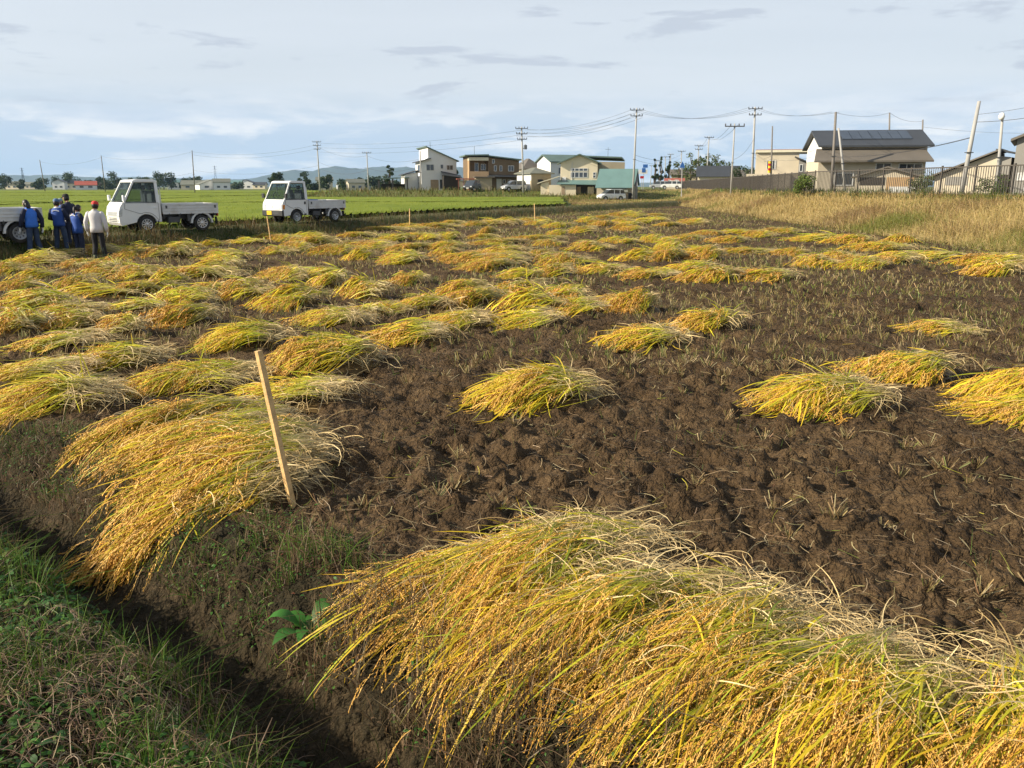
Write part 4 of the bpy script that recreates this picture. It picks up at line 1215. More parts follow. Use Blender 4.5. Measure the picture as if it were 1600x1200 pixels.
def kei_truck(label, loc, heading, old=False, style='alloy', cargo=False):
    e = empty('pickup_truck', loc, heading, label, 'truck', None)
    hw = .70
    xf = 1.68; fx = .95 if old else .80; rx = -1.10; xb = .36 if old else .30; belt = .98; roof = 1.74; r = .275
    # cab lower body with wheel arches: outline in x,z
    nose = [(xf - .10, .30), (xf, .42), (xf + .01, .62), (xf - .03, .86), (xf - .12, belt + .02)] if old else [(xf - .07, .24), (xf, .34), (xf + .01, .62), (xf - .04, .86), (xf - .15, belt + .04)]
    prof = [(xb, .34)] + [p for p in arc(fx, r, .34, 168, 12)] + nose + [(xb, belt + .02)]
    lo = MB().prism(prof, 'y', -hw, hw); lo.build('cab_body', M_WHITE, e, .018)
    # dark inside of the arch
    MB().box(fx - .33, fx + .33, -hw + .10, hw - .10, .30, .58).build('wheel_well', M_BLACK, e)
    # posts and roof
    A0 = nose[-1]; A1 = (A0[0] - (.36 if old else .40), roof - .07)
    ti = .085

    def bar(p, q, t=.035):
        mb.hexa([(p[0] - t, p[1] - t * .7, p[2]), (p[0] + t, p[1] - t * .7, p[2]), (p[0] + t, p[1] + t * .7, p[2]), (p[0] - t, p[1] + t * .7, p[2])],
                [(q[0] - t, q[1] - t * .7, q[2]), (q[0] + t, q[1] - t * .7, q[2]), (q[0] + t, q[1] + t * .7, q[2]), (q[0] - t, q[1] + t * .7, q[2])])
    for s in (-1, 1):
        mb = MB(); bar((A0[0] - .035, s * (hw - .03), belt), (A1[0] - .02, s * (hw - ti), roof - .05)); mb.build('windscreen_post', M_WHITE, e, .01)
        mb = MB(); mb.hexa([(xb, s * hw - .03, belt), (xb + .14, s * hw - .03, belt), (xb + .14, s * hw + .0, belt), (xb, s * hw + .0, belt)] if s > 0 else [(xb, s * hw, belt), (xb + .14, s * hw, belt), (xb + .14, s * hw + .03, belt), (xb, s * hw + .03, belt)],
                           [(xb + .04, s * (hw - ti) - .02, roof - .05), (xb + .13, s * (hw - ti) - .02, roof - .05), (xb + .13, s * (hw - ti) + .02, roof - .05), (xb + .04, s * (hw - ti) + .02, roof - .05)])
        mb.build('rear_post', M_WHITE, e, .008)
    hr = hw - ti + .03
    rp = [(xb + .02, roof - .07), (xb + .03, roof - .01), (xb + .14, roof + .025), (A1[0] - .12, roof + .03), (A1[0] + .0, roof - .005), (A1[0] + .03, roof - .07)]
    MB().prism(rp, 'y', -hr, hr).build('roof', M_WHITE, e, .02)
    MB().box(xb - .002, xb + .035, -hw + .04, hw - .04, belt, belt + .28).build('rear_panel', M_WHITE, e)
    # glass
    def pane(name, pts, th=.006, m=M_GLASS):
        p = [Vector(q) for q in pts]; n = (p[1] - p[0]).cross(p[2] - p[0]).normalized() * th
        return MB().add([tuple(v) for v in p] + [tuple(v + n) for v in p], [(0, 1, 2, 3), (7, 6, 5, 4), (0, 4, 5, 1), (1, 5, 6, 2), (2, 6, 7, 3), (3, 7, 4, 0)]).build(name, m, e)
    wx = A0[0] - .012; tx = A1[0] + .012
    pane('windscreen', [(wx, -hw + .06, belt + .03), (wx, hw - .06, belt + .03), (tx, hw - ti - .03, roof - .075), (tx, -(hw - ti - .03), roof - .075)])
    pane('rear_window', [(xb + .02, hw - .1, belt + .28), (xb + .02, -hw + .1, belt + .28), (xb + .05, -(hw - ti - .05), roof - .08), (xb + .05, hw - ti - .05, roof - .08)])
    f0 = A0[0] - .10; f1 = A1[0] - .06
    for s in (-1, 1):
        q = [(xb + .15, s * (hw - .012), belt + .03), (f0, s * (hw - .012), belt + .03), (f1, s * (hw - ti - .012), roof - .085), (xb + .15, s * (hw - ti - .012), roof - .085)]
        g = pane('side_window', q if s > 0 else q[::-1])
        # black seal round the side window
        mb = MB()
        for i in range(4):
            mb.tube([q[i], q[(i + 1) % 4]], .013, 5)
        mb.build('window_seal', M_BLACK, e)
        # door skin, handle, mirror
        dp = [(xb + .08, .42), (xb + .08, belt + .01), (A0[0] - .07, belt + .01), (A0[0] - .05, .80), (fx + .27, .66)] + arc(fx, r, .40, 65, 150, 6) + [(fx - .40, .42)]
        dr = MB().prism(dp, 'y', s * hw, s * (hw + .006)).build('door', M_WHITE, e)
        mb = MB(); loop = [(p[0], s * (hw + .003), p[1]) for p in dp]
        for i in range(len(loop)): mb.tube([loop[i], loop[(i + 1) % len(loop)]], .007, 4)
        mb.build('door_seam', M_DARKST, dr)
        MB().box(xb + .13, xb + .25 if not old else xb + .20, min(s * (hw + .0065), s * (hw + .03)), max(s * (hw + .0065), s * (hw + .03)), .80, .84 if not old else .91).build('door_handle', M_BLACK if old else M_WHITE, dr)
        mx_, my_ = A0[0] - .02, s * (hw + .10)
        mr = MB().box(mx_ - .035, mx_ + .035, my_ - .07, my_ + .07, belt + .08, belt + .27); mr.tube([(mx_ - .05, s * (hw - .02), belt + .12), (mx_, my_, belt + .15)], .014, 6); mr.build('side_mirror', M_BLACK if old else M_WHITE, e, .012)
        MB().box(xb + .10, fx - .36, min(s * (hw - .02), s * (hw + .004)), max(s * (hw - .02), s * (hw + .004)), .33, .40).build('sill', M_BLACK, e)
    # face
    if old:
        MB().prism([(xf - .06, .30), (xf + .035, .33), (xf + .035, .54), (xf - .03, .575), (xf - .06, .575)], 'y', -hw - .015, hw + .015).build('bumper', M_BLACK, e, .012)
        for s in (-1, 1):
            MB().prism([(xf - .04, .60), (xf + .022, .60), (xf + .004, .80), (xf - .05, .80)], 'y', s * hw * .97 if s > 0 else -hw * .97, s * (hw - .24)).build('headlight', M_LAMP, e, .008)
            MB().prism([(xf - .12, .60), (xf - .01, .60), (xf - .03, .78), (xf - .14, .78)], 'y', s * (hw - .005), s * (hw + .006)).build('side_lamp', M_ORANGE, e)
        MB().box(xf + .037, xf + .047, -.06 + .10, .27 + .10, .375, .54)
        pl = MB().box(xf + .037, xf + .046, -.36, -.03, .365, .53).build('number_plate', M_YELLOW, e)
        tx_ = MB()
        for k, (yy, ww, zz, hh) in enumerate([(-.315, .035, .385, .08), (-.255, .035, .385, .08), (-.165, .035, .385, .08), (-.10, .035, .385, .08), (-.26, .05, .485, .03), (-.17, .07, .485, .03)]):
            tx_.box(xf + .0461, xf + .0475, yy, yy + ww * .35, zz, zz + hh).box(xf + .0461, xf + .0475, yy, yy + ww, zz + hh * .8, zz + hh)
        tx_.build('plate_characters', M_INK, pl)
        MB().box(xf - .005, xf + .012, -.045, .045, .66, .73).build('emblem', M_STEEL, e, .01)
        mb = MB()
        for k in range(2): mb.box(xf + .036, xf + .042, .05, .48, .42 + .05 * k, .445 + .05 * k)
        mb.build('air_slots', M_DARKST, e)
    else:
        for s in (-1, 1):
            MB().prism([(xf - .10, .56), (xf + .018, .54), (xf - .005, .74), (xf - .14, .84)], 'y', s * (hw + .004), s * (hw - .19)).build('headlight', M_LAMP, e, .012)
            MB().lathe([(xf - .02, .055), (xf + .012, .05), (xf + .014, .001)], 'x', (0, s * .53, .42), 12).build('fog_lamp', M_LAMP, e)
        MB().prism([(xf - .03, .57), (xf + .018, .57), (xf + .012, .70), (xf - .04, .70)], 'y', -.47, .47).build('upper_grille', M_STEEL, e, .006)
        gr = MB().box(xf - .02, xf + .006, -.42, .42, .34, .50).build('lower_grille', M_BLACK, e)
        mb = MB()
        for k in range(3): mb.box(xf + .0065, xf + .014, -.42, .42, .345 + .055 * k, .365 + .055 * k)
        for k in range(7): mb.box(xf + .0065, xf + .012, -.40 + .13 * k, -.385 + .13 * k, .34, .50)
        mb.build('grille_bars', M_WHITE, gr)
        MB().box(xf - .03, xf - .012, -.05, .05, .745, .785).build('emblem', M_STEEL, e, .01)
        for s in (-1, 1):
            MB().tube([(A0[0] + .03, s * .05, belt + .055), (A0[0] - .08, s * .5, belt + .10)], .010, 5).build('wiper', M_BLACK, e)
    # inside
    for s in (-1, 1):
        MB().box(xb + .20, xb + .62, s * .34 - .24, s * .34 + .24, belt - .18, belt + .02).box(xb + .12, xb + .24, s * .34 - .23, s * .34 + .23, belt - .05, belt + .42).box(xb + .15, xb + .22, s * .34 - .12, s * .34 + .12, belt + .44, belt + .60).build('seat', M_SEAT, e, .03)
    MB().lathe([(-.012, .17), (.012, .185), (.014, .165), (-.012, .165)], 'x', (A0[0] - .34, -.34, belt + .16), 18).build('steering_wheel', M_BLACK, e)
    MB().box(A0[0] - .30, A0[0] - .05, -hw + .05, hw - .05, belt - .02, belt + .05).build('dashboard', M_SEAT, e, .02)
    # load bed
    b0, b1 = -1.71, xb - .06; zf = .66; zt = .955
    MB().box(b0 + .02, b1 - .01, -hw + .01, hw - .01, zf - .05, zf).build('bed_floor', M_GALV, e)
    for s in (-1, 1):
        sg = MB().box(b0, b1, min(s * hw, s * (hw - .03)), max(s * hw, s * (hw - .03)), zf - .06, zt)
        sg = sg.build('side_gate', M_GALV, e, .006)
        mb = MB()
        for zz in (zf + .05, zf + .14, zf + .23): mb.box(b0 + .03, b1 - .03, min(s * (hw + .0005), s * (hw + .008)), max(s * (hw + .0005), s * (hw + .016)), zz, zz + .028)
        mb.box(b0 - .004, b1 + .003, min(s * (hw - .034), s * (hw + .012)), max(s * (hw - .034), s * (hw + .012)), zt - .03, zt + .006)
        mb.build('gate_rib', M_GALV, sg)
        for q_ in range(5):
            xx = b0 + .2 + q_ * (b1 - b0 - .4) / 4
            MB().tube([(xx, s * (hw - .01), zf - .05), (xx, s * (hw + .03), zf - .075), (xx, s * (hw + .03), zf - .03)], .008, 5).build('rope_hook', M_DARKST, sg)
        for xx in (b0 + .12, b1 - .12):
            MB().box(xx - .03, xx + .03, min(s * (hw + .017), s * (hw + .026)), max(s * (hw + .017), s * (hw + .026)), zt - .16, zt - .06).build('gate_latch', M_DARKST, sg)
        # arch over the rear wheel
        ap = arc(rx, r, .40, 0, 180, 10); ip = arc(rx, r, .335, 180, 0, 10)
        MB().prism([(p[0], p[1]) for p in ap + ip], 'y', s * (hw - .02), s * (hw - .16)).build('rear_fender', M_GALV, e)
        MB().box(b0 + .04, b0 + .06, s * (hw - .16) - .08, s * (hw - .16) + .08, .22, .48).build('mud_flap', M_BLACK, e)
        MB().box(b0 - .03, b0 + .015, s * (hw - .20) - .09, s * (hw - .20) + .09, .50, .60).build('tail_lamp', M_RED, e, .008)
        MB().box(rx + .42, rx + .50, s * (hw - .18), s * (hw - .03), .35, .60).build('bracket', M_DARKST, e)
    MB().box(b0 - .012, b0 + .02, -hw + .03, hw - .03, zf - .06, zt).build('tailgate', M_GALV, e, .006)
    MB().box(b1 - .02, b1 + .01, -hw + .02, hw - .02, zf, zt + .02).build('front_gate', M_GALV, e, .006)
    mb = MB().tube([(b1 + .0, -hw + .12, zt), (b1 + .01, -hw + .13, 1.50), (b1 + .01, hw - .13, 1.50), (b1, hw - .12, zt)], .017, 8)
    for yy in (-.3, 0, .3): mb.tube([(b1, yy, zt), (b1 + .01, yy, 1.50)], .010, 6)
    mb.build('headboard', M_GALV, e)
    mb = MB()
    for s in (-1, 1): mb.box(b0 + .05, b1 + .1, s * .34 - .035, s * .34 + .035, .42, .60)
    for xx in (b0 + .1, -1.35, -.75, -.35, b1 - .05): mb.box(xx - .03, xx + .03, -.62, .62, .52, .60)
    mb.build('chassis', M_DARKST, e)
    MB().box(-.55, .05, -.60, -.30, .30, .50).build('fuel_tank', M_DARKST, e, .02)
    MB().box(-.35, .05, .33, .62, .30, .50).build('battery_box', M_DARKST, e, .015)
    MB().tube([(rx, -.6, r), (rx, .6, r)], .05, 8).build('axle', M_DARKST, e)
    for s in (-1, 1):
        wheel(e, fx, s * (hw - .085), r, style, s); wheel(e, rx, s * (hw - .085), r, style, s)
    if cargo:
        MB().box(xb - .75, xb - .15, -.4, .45, zf + .002, zf + .33).build('cargo', mat('blue_crate', (0.03, 0.10, 0.42), .5, .1), e, .02)
    return e


def land(x, y): return float(H0(x, y))


def on_dike(x, y): return (x, y, land(x, y) + .0)


x, y = XY(258, 28.9, .4), 28.9
kei_truck('white pickup truck with multispoke wheels behind the waiting group', (x, y, .42), R(222), False, 'alloy')
x, y = XY(478, 36.0, .4), 36.0
kei_truck('white pickup truck with dark bumper and yellow number plate', (x, y, .42), R(231), True, 'steel', True)
x, y = XY(-46, 22.3, .4), 22.3
kei_truck('white pickup truck with steel wheels mostly cut off by the frame', (x, y, .42), R(222), False, 'steel')


# ================================================================== people
M_SKIN = mat('skin', (0.50, 0.30, 0.21), .55, .08)
M_NAVY = mat('navy_cloth', (0.012, 0.018, 0.045), .85, .2, 12)
M_DENIM = mat('denim', (0.030, 0.050, 0.095), .9, .3, 10)
M_BLUE = mat('blue_jersey', (0.018, 0.075, 0.33), .75, .18, 8)
M_BLUEB = mat('bright_blue_jersey', (0.03, 0.16, 0.62), .7, .15, 8)
M_BLK = mat('black_cloth', (0.012, 0.012, 0.014), .85, .2, 10)
M_HAIR = mat('black_hair', (0.010, 0.009, 0.008), .5, .3, 40)
M_WJ = mat('pale_jacket', (0.62, 0.60, 0.60), .8, .08, 6)
M_REDC = mat('red_cap', (0.60, 0.03, 0.025), .7, .1)
M_BLUEC = mat('blue_cap', (0.06, 0.13, 0.26), .7, .15)
M_GREYC = mat('grey_cap', (0.24, 0.33, 0.38), .7, .15)
M_BOOT = mat('rubber_boot', (0.07, 0.10, 0.07), .35, .15)
M_SHOE = mat('dark_boot', (0.03, 0.03, 0.03), .4, .15)
M_GLOVE = mat('work_glove', (0.75, 0.75, 0.72), .85, .06)
M_PRINT = mat('white_print', (0.78, 0.80, 0.82), .7, .05)


def skin_mesh(name, verts, edges, radii, mt, parent, root=0, sub=2):
    me = bpy.data.meshes.new(name); me.from_pydata([tuple(v) for v in verts], edges, [])
    o = mkobj(name, me, mt, parent)
    m = o.modifiers.new('skin', 'SKIN'); m.use_smooth_shade = True; m.branch_smoothing = .6
    for i, r in enumerate(radii):
        sv = me.skin_vertices[0].data[i]; sv.radius = r if isinstance(r, tuple) else (r, r); sv.use_root = (i == root)
    s = o.modifiers.new('sub', 'SUBSURF'); s.levels = sub; s.render_levels = sub
    return o


def person(label, loc, rz, h, top, bottom, boots, head='cap', cap=None, gloves=True, pose=None, sleeve=None, print_=None, coat=0.0, boot_h=.30):
    """figure of height h facing local +y; pose overrides joint positions given in units of h/1.6"""
    e = empty('person', loc, rz, label, 'person', None)
    k = h / 1.6
    J = dict(pel=(0, 0, .86), wai=(0, 0, 1.0), che=(0, 0, 1.2), nec=(0, 0, 1.355), hb=(0, .0, 1.40),
             lh=(-.09, 0, .82), rh=(.09, 0, .82), lk=(-.10, .02, .44), rk=(.10, .02, .44), la=(-.11, -.02, .07), ra=(.11, -.02, .07), lt=(-.12, .13, .035), rt=(.12, .13, .035),
             ls=(-.165, 0, 1.29), rs=(.165, 0, 1.29), le=(-.215, -.02, 1.04), re=(.215, -.02, 1.04), lw=(-.22, .06, .82), rw=(.22, .06, .82), hd=(0, .015, 1.49))
    if pose: J.update(pose)
    J = {a: Vector(b) * k for a, b in J.items()}
    S = lambda *r: [(q[0] * k, q[1] * k) if isinstance(q, tuple) else q * k for q in r]
    # continuous body
    nm = ['pel', 'wai', 'che', 'nec', 'hb', 'lh', 'lk', 'la', 'lt', 'rh', 'rk', 'ra', 'rt', 'ls', 'le', 'lw', 'rs', 're', 'rw']
    ed = [(0, 1), (1, 2), (2, 3), (3, 4), (0, 5), (5, 6), (6, 7), (7, 8), (0, 9), (9, 10), (10, 11), (11, 12), (2, 13), (13, 14), (14, 15), (2, 16), (16, 17), (17, 18)]
    rd = S((.12, .09), (.105, .085), (.115, .085), .050, .05, .074, .050, .036, .03, .074, .050, .036, .03, .045, .038, .027, .05, .038, .027)
    skin_mesh('body', [J[n] for n in nm], ed, rd, M_SKIN, e)
    # head with brow, nose, chin and ears
    me = bpy.data.meshes.new('head'); bm = bmesh.new(); bmesh.ops.create_uvsphere(bm, u_segments=20, v_segments=14, radius=1)
    for v in bm.verts:
        x_, y_, z_ = v.co
        f = max(y_, 0)
        nx = x_ * .074 * (1 - .22 * max(-z_, 0)); ny = y_ * (.093 if y_ > 0 else .096); nz = z_ * .115
        if f > .75 and abs(x_) < .3 and -.35 < z_ < .2: ny += .020 * (1 - abs(x_) / .3) * (1 - abs(z_ + .15) / .4)
        if f > .6 and -.05 < z_ < .22 and .2 < abs(x_) < .55: ny -= .007
        if f > .5 and z_ < -.75: ny += .012
        if abs(x_) > .9 and abs(z_) < .3: nx *= 1.12
        v.co = (nx * k, ny * k, nz * k)
    bm.to_mesh(me); bm.free(); me.polygons.foreach_set('use_smooth', np.ones(len(me.polygons), bool))
    hd = mkobj('head', me, M_SKIN, e); hd.location = J['hd']
    tilt = (J['hd'] - J['nec']); hd.rotation_euler = (-math.atan2(tilt.y - .02 * k, tilt.z), 0, (pose or {}).get('turn', (0, 0, 0))[2] if pose and 'turn' in pose else 0)
    for s in (-1, 1):
        MB().lathe([(.086 * k, .011 * k), (.090 * k, .009 * k), (.091 * k, .001)], 'y', (s * .028 * k, 0, .012 * k), 8).build('eye', M_BLK, hd)
    MB().box(-.022 * k, .022 * k, .084 * k, .090 * k, -.056 * k, -.050 * k).build('mouth', M_REDC, hd)
    # hair shell
    me = bpy.data.meshes.new('hair'); bm = bmesh.new(); bmesh.ops.create_uvsphere(bm, u_segments=18, v_segments=12, radius=1)
    bmesh.ops.delete(bm, geom=[v for v in bm.verts if v.co.y > .45 and v.co.z < .45 or v.co.z < -.72], context='VERTS')
    for v in bm.verts:
        v.co = (v.co.x * .083 * k, (v.co.y * .104 - .008) * k, (v.co.z * .122 + .004) * k)
    bm.to_mesh(me); bm.free(); me.polygons.foreach_set('use_smooth', np.ones(len(me.polygons), bool))
    mkobj('hair', me, M_HAIR, hd)
    if head == 'tail':
        skin_mesh('ponytail', [Vector(q) * k for q in ((0, -.09, .03), (.01, -.14, .0), (.03, -.14, -.12), (.05, -.11, -.24))], [(0, 1), (1, 2), (2, 3)], S(.03, .04, .038, .012), M_HAIR, hd, sub=1)
    if head == 'long':
        skin_mesh('long_hair', [Vector(q) * k for q in ((0, -.06, .05), (0, -.085, -.06), (0, -.075, -.17))], [(0, 1), (1, 2)], S((.07, .05), (.085, .045), (.075, .03)), M_HAIR, hd, sub=1)
    if cap:
        cp = MB().lathe([(.030 * k, .092 * k), (.06 * k, .093 * k), (.10 * k, .082 * k), (.125 * k, .05 * k), (.133 * k, .001)], 'z', (0, -.005 * k, 0), 18).build('cap', cap, hd, smooth=True)
        cp.scale = (.95, 1.14, 1.0)
        MB().prism([(-.07 * k, .07 * k), (.07 * k, .07 * k), (.06 * k, .14 * k), (.03 * k, .165 * k), (-.03 * k, .165 * k), (-.06 * k, .14 * k)], 'z', .036 * k, .044 * k).build('cap_peak', cap, cp)
    # trousers
    nm = ['wai', 'pel', 'lh', 'lk', 'la', 'rh', 'rk', 'ra']
    sh = lambda n: J[n] if n not in ('la', 'ra') else J[n] + Vector((0, 0, .05 * k))
    skin_mesh('trousers', [sh(n) for n in nm], [(0, 1), (1, 2), (2, 3), (3, 4), (1, 5), (5, 6), (6, 7)], S((.125, .10), (.145, .115), .098, .074, .066, .098, .074, .066), bottom, e, 1)
    # jacket: lofted trunk and two sleeves
    ctr = lambda q: J['pel'].lerp(J['wai'], q) if q <= 1 else J['wai'].lerp(J['che'], q - 1) if q <= 2 else J['che'].lerp(J['nec'], q - 2)
    up0 = Vector((0, 0, 1)); rings = [(-.35 - coat * 5, .168, .128), (.2, .168, .13), (1.0, .16, .125), (1.6, .176, .13), (2.05, .19, .13), (2.5, .185, .112), (2.78, .125, .088), (2.98, .068, .066), (3.12, .066, .068)]
    mb = MB(); n_ = 18; prev = None
    for q, rx_, ry_ in rings:
        c = ctr(q) if q >= 0 else J['pel'] + (J['pel'] - J['wai']) * -q
        if q > 3: c = J['nec'] + (J['nec'] - J['che']) * (q - 3)
        b_ = len(mb.v)
        for i in range(n_):
            a_ = 2 * math.pi * i / n_; mb.v.append((c.x + rx_ * k * math.cos(a_), c.y + ry_ * k * math.sin(a_), c.z))
        if prev is not None:
            for i in range(n_): mb.f.append((prev + i, prev + (i + 1) % n_, b_ + (i + 1) % n_, b_ + i))
        prev = b_
    mb.f.append(tuple(range(n_))[::-1])
    jk = mb.build('jacket', top, e, smooth=True)
    for a, b, c in (('ls', 'le', 'lw'), ('rs', 're', 'rw')):
        s0 = J[a] + (J['che'] - J[a]) * .18 + Vector((0, 0, .01 * k))
        m1 = J[a].lerp(J[b], .5); m2 = J[b].lerp(J[c], .5)
        MB().tube([s0, J[a] + Vector((0, 0, -.03 * k)), m1, J[b], m2, J[c]], [.062 * k, .070 * k, .066 * k, .062 * k, .056 * k, .046 * k], 12).build('sleeve', sleeve or top, e, smooth=True)
    if print_ == 'back':
        mb = MB(); n = 12; c = J['che']; yb = c.y - .128 * k
        for i in range(n):
            t0, t1 = -1 + 2 * i / n, -1 + 2 * (i + .78) / n
            f = lambda t: (.105 * k * t, .030 * k * (1 - t * t) + c.z + .03 * k)
            (xa, za), (xb_, zb_) = f(t0), f(t1); hh = .028 * k if i % 3 else .020 * k
            cv = lambda q: yb + .10 * (q * q) / k
            mb.hexa([(xa + c.x, cv(xa), za), (xb_ + c.x, cv(xb_), zb_), (xb_ + c.x, cv(xb_) + .012, zb_), (xa + c.x, cv(xa) + .012, za)], [(xa + c.x, cv(xa), za + hh), (xb_ + c.x, cv(xb_), zb_ + hh), (xb_ + c.x, cv(xb_) + .012, zb_ + hh), (xa + c.x, cv(xa) + .012, za + hh)])
        mb.build('back_print', M_PRINT, e)
        MB().lathe([(0, .085 * k), (.03 * k, .075 * k)], 'z', (J['nec'].x, J['nec'].y, J['nec'].z - .015 * k), 16).build('collar', M_PRINT, e)
    # hands with fingers
    for sgn, a, b in ((-1, 'le', 'lw'), (1, 're', 'rw')):
        w = J[b]; d = (J[b] - J[a]).normalized(); sd = d.cross(Vector((0, 1, 0))).normalized(); fw = sd.cross(d).normalized()
        V = [w - d * .03 * k, w + d * .05 * k]; E_ = [(0, 1)]; RR = [(.028 * k, .020 * k), (.038 * k, .018 * k)]
        for i, q in enumerate((-.027, -.009, .009, .027)):
            L = (.062, .075, .072, .055)[i]; b0 = len(V)
            V += [w + d * .085 * k + fw * q * k, w + d * (.085 + L * .5) * k + fw * q * 1.1 * k - sd * sgn * .008 * k, w + d * (.085 + L) * k + fw * q * 1.1 * k - sd * sgn * .024 * k]
            E_ += [(1, b0), (b0, b0 + 1), (b0 + 1, b0 + 2)]; RR += [.0095 * k, .0088 * k, .0075 * k]
        b0 = len(V); V += [w + d * .03 * k + fw * .042 * k, w + d * .065 * k + fw * .058 * k]; E_ += [(0, b0), (b0, b0 + 1)]; RR += [.011 * k, .009 * k]
        skin_mesh('glove' if gloves else 'hand', V, E_, RR, M_GLOVE if gloves else M_SKIN, e, 0, 1)
    # boots
    for kn, an, to in (('lk', 'la', 'lt'), ('rk', 'ra', 'rt')):
        up = (J[kn] - J[an]).normalized()
        skin_mesh('boot', [J[an] + up * boot_h * k, J[an] + up * .03 * k, J[an] + Vector((0, 0, -.03 * k)), J[to], J[to] + (J[to] - J[an]) * .35 + Vector((0, 0, .01 * k))], [(0, 1), (1, 2), (2, 3), (3, 4)], S(.078, .058, .055, .048, .04), boots, e, 0, 1)
    return e


def pp(px, Y): return (XY(px, Y, 0), Y, land(XY(px, Y, 0), Y))


def tall(px, py, Y): return (atY(px, py, Y)[2] - pp(px, Y)[2]) / 1.02


# facing: local +y; away from the camera is rz = 0
person('person in pale grey jacket and red cap walking in green boots', pp(157, 22.0), R(8), tall(157, 312, 22.0), M_WJ, M_BLK, M_BOOT, 'cap', M_REDC, True,
       dict(hd=(.02, .04, 1.47), lk=(-.10, .06, .44), la=(-.12, -.04, .07), lt=(-.13, .10, .035), ra=(.12, .06, .07), rt=(.13, .20, .035), lw=(-.27, .06, .80), le=(-.25, -.03, 1.03), rw=(.25, .03, .78), re=(.245, -.02, 1.02)), coat=.08, boot_h=.34)
person('person in blue jersey and dark trousers with dark hair tied back, head bowed', pp(127, 22.9), R(-22), tall(127, 319, 22.9) * 1.03, M_BLUE, M_NAVY, M_SHOE, 'tail', None, True,
       dict(hd=(0, .10, 1.45), nec=(0, .04, 1.34), lw=(-.16, .22, .95), le=(-.23, .05, 1.04), rw=(.16, .22, .95), re=(.23, .05, 1.04)), sleeve=M_NAVY, print_='back', coat=.12)
person('person in blue jersey with white arched back print and blue cap', pp(99, 23.4), R(4), tall(99, 309, 23.4), M_BLUE, M_DENIM, M_SHOE, 'cap', M_BLUEC, True,
       dict(hd=(-.02, .05, 1.48), lw=(-.14, .22, .98), le=(-.25, .02, 1.03), rw=(.14, .22, .98), re=(.25, .02, 1.03), la=(-.15, -.02, .07), lt=(-.17, .13, .035), ra=(.15, -.02, .07), rt=(.17, .13, .035), lk=(-.125, .02, .44), rk=(.125, .02, .44)), sleeve=M_NAVY, print_='back')
person('person in pale grey cap hidden behind two blue jerseys', pp(107, 24.4), R(160), tall(107, 309, 24.4), M_BLUE, M_NAVY, M_SHOE, 'cap', M_GREYC, True, dict(hd=(.02, .05, 1.48)), sleeve=M_NAVY)
person('tallest person in dark jacket and black cap looking to the side', pp(116, 24.0), R(68), tall(116, 302, 24.0), M_NAVY, M_NAVY, M_SHOE, 'cap', M_BLK, True,
       dict(hd=(0, .05, 1.49), lw=(-.16, .20, .95), le=(-.23, .05, 1.05)), sleeve=M_NAVY)
person('person in bright blue vest and dark sleeves leaning beside the truck bed', pp(57, 22.6), R(60), tall(57, 311, 22.6) * 1.03, M_BLUEB, M_DENIM, M_SHOE, 'long', None, True,
       dict(hd=(-.03, .10, 1.45), nec=(-.01, .05, 1.34), che=(0, .02, 1.2), la=(-.15, .02, .07), lt=(-.17, .16, .035), ra=(.15, -.08, .07), rt=(.17, .06, .035), lw=(-.27, .10, .82), rw=(.27, -.04, .80), le=(-.25, .02, 1.03), re=(.27, -.05, 1.03)), sleeve=M_NAVY)
# ================================================================== buildings
M_WALLW = mat('white_render', (0.74, 0.73, 0.70), .8, .04, .6)
M_WALLG = mat('grey_white_siding', (0.66, 0.66, 0.66), .75, .05, .6)
M_BROWN = mat('brown_siding', (0.17, 0.115, 0.065), .75, .12, .8)
M_TAN = mat('tan_panel', (0.50, 0.34, 0.19), .75, .08, .8)
M_CREAM = mat('cream_siding', (0.66, 0.58, 0.42), .8, .07, .8)
M_CREAM2 = mat('pale_beige_siding', (0.52, 0.46, 0.35), .8, .07, .8)
M_OLIVE = mat('olive_siding', (0.34, 0.29, 0.20), .8, .08, .8)
M_GREYW = mat('grey_siding', (0.24, 0.23, 0.21), .8, .08, .8)
M_WOODW = mat('old_boards', (0.38, 0.25, 0.13), .85, .2, 1.5)
M_ROOFG = mat('green_roof', (0.11, 0.165, 0.145), .55, .1, .8)
M_ROOFT = mat('teal_roof', (0.13, 0.225, 0.215), .5, .08, .8)
M_ROOFK = mat('dark_roof', (0.045, 0.050, 0.058), .5, .12, .8)
M_ROOFB = mat('brown_grey_roof', (0.13, 0.115, 0.095), .6, .12, .8)
M_ROOFO = mat('olive_grey_roof', (0.16, 0.165, 0.13), .6, .12, .8)
M_ROOFR = mat('red_roof', (0.36, 0.08, 0.05), .6, .12, .8)
M_FASCIA = mat('pale_fascia', (0.62, 0.58, 0.44), .6, .05)
M_REDTRIM = mat('dull_red_trim', (0.30, 0.09, 0.06), .6, .1)
M_PANE = mat('house_pane', (0.045, 0.055, 0.065), .08, .15, .8, spec=.8)
M_FRAME = mat('window_frame', (0.60, 0.60, 0.58), .5, .05)
M_DKFRAME = mat('dark_frame', (0.06, 0.05, 0.045), .5, .1)
M_DOOR = mat('door_leaf', (0.30, 0.22, 0.14), .6, .15)
M_SHADE = mat('painted_shade', (0.03, 0.026, 0.022), .9, .1)  # near-black colour standing in for shade in openings and under roofs
M_SOLAR = mat('solar_glass', (0.05, 0.065, 0.09), .35, .1, 2, spec=.5)


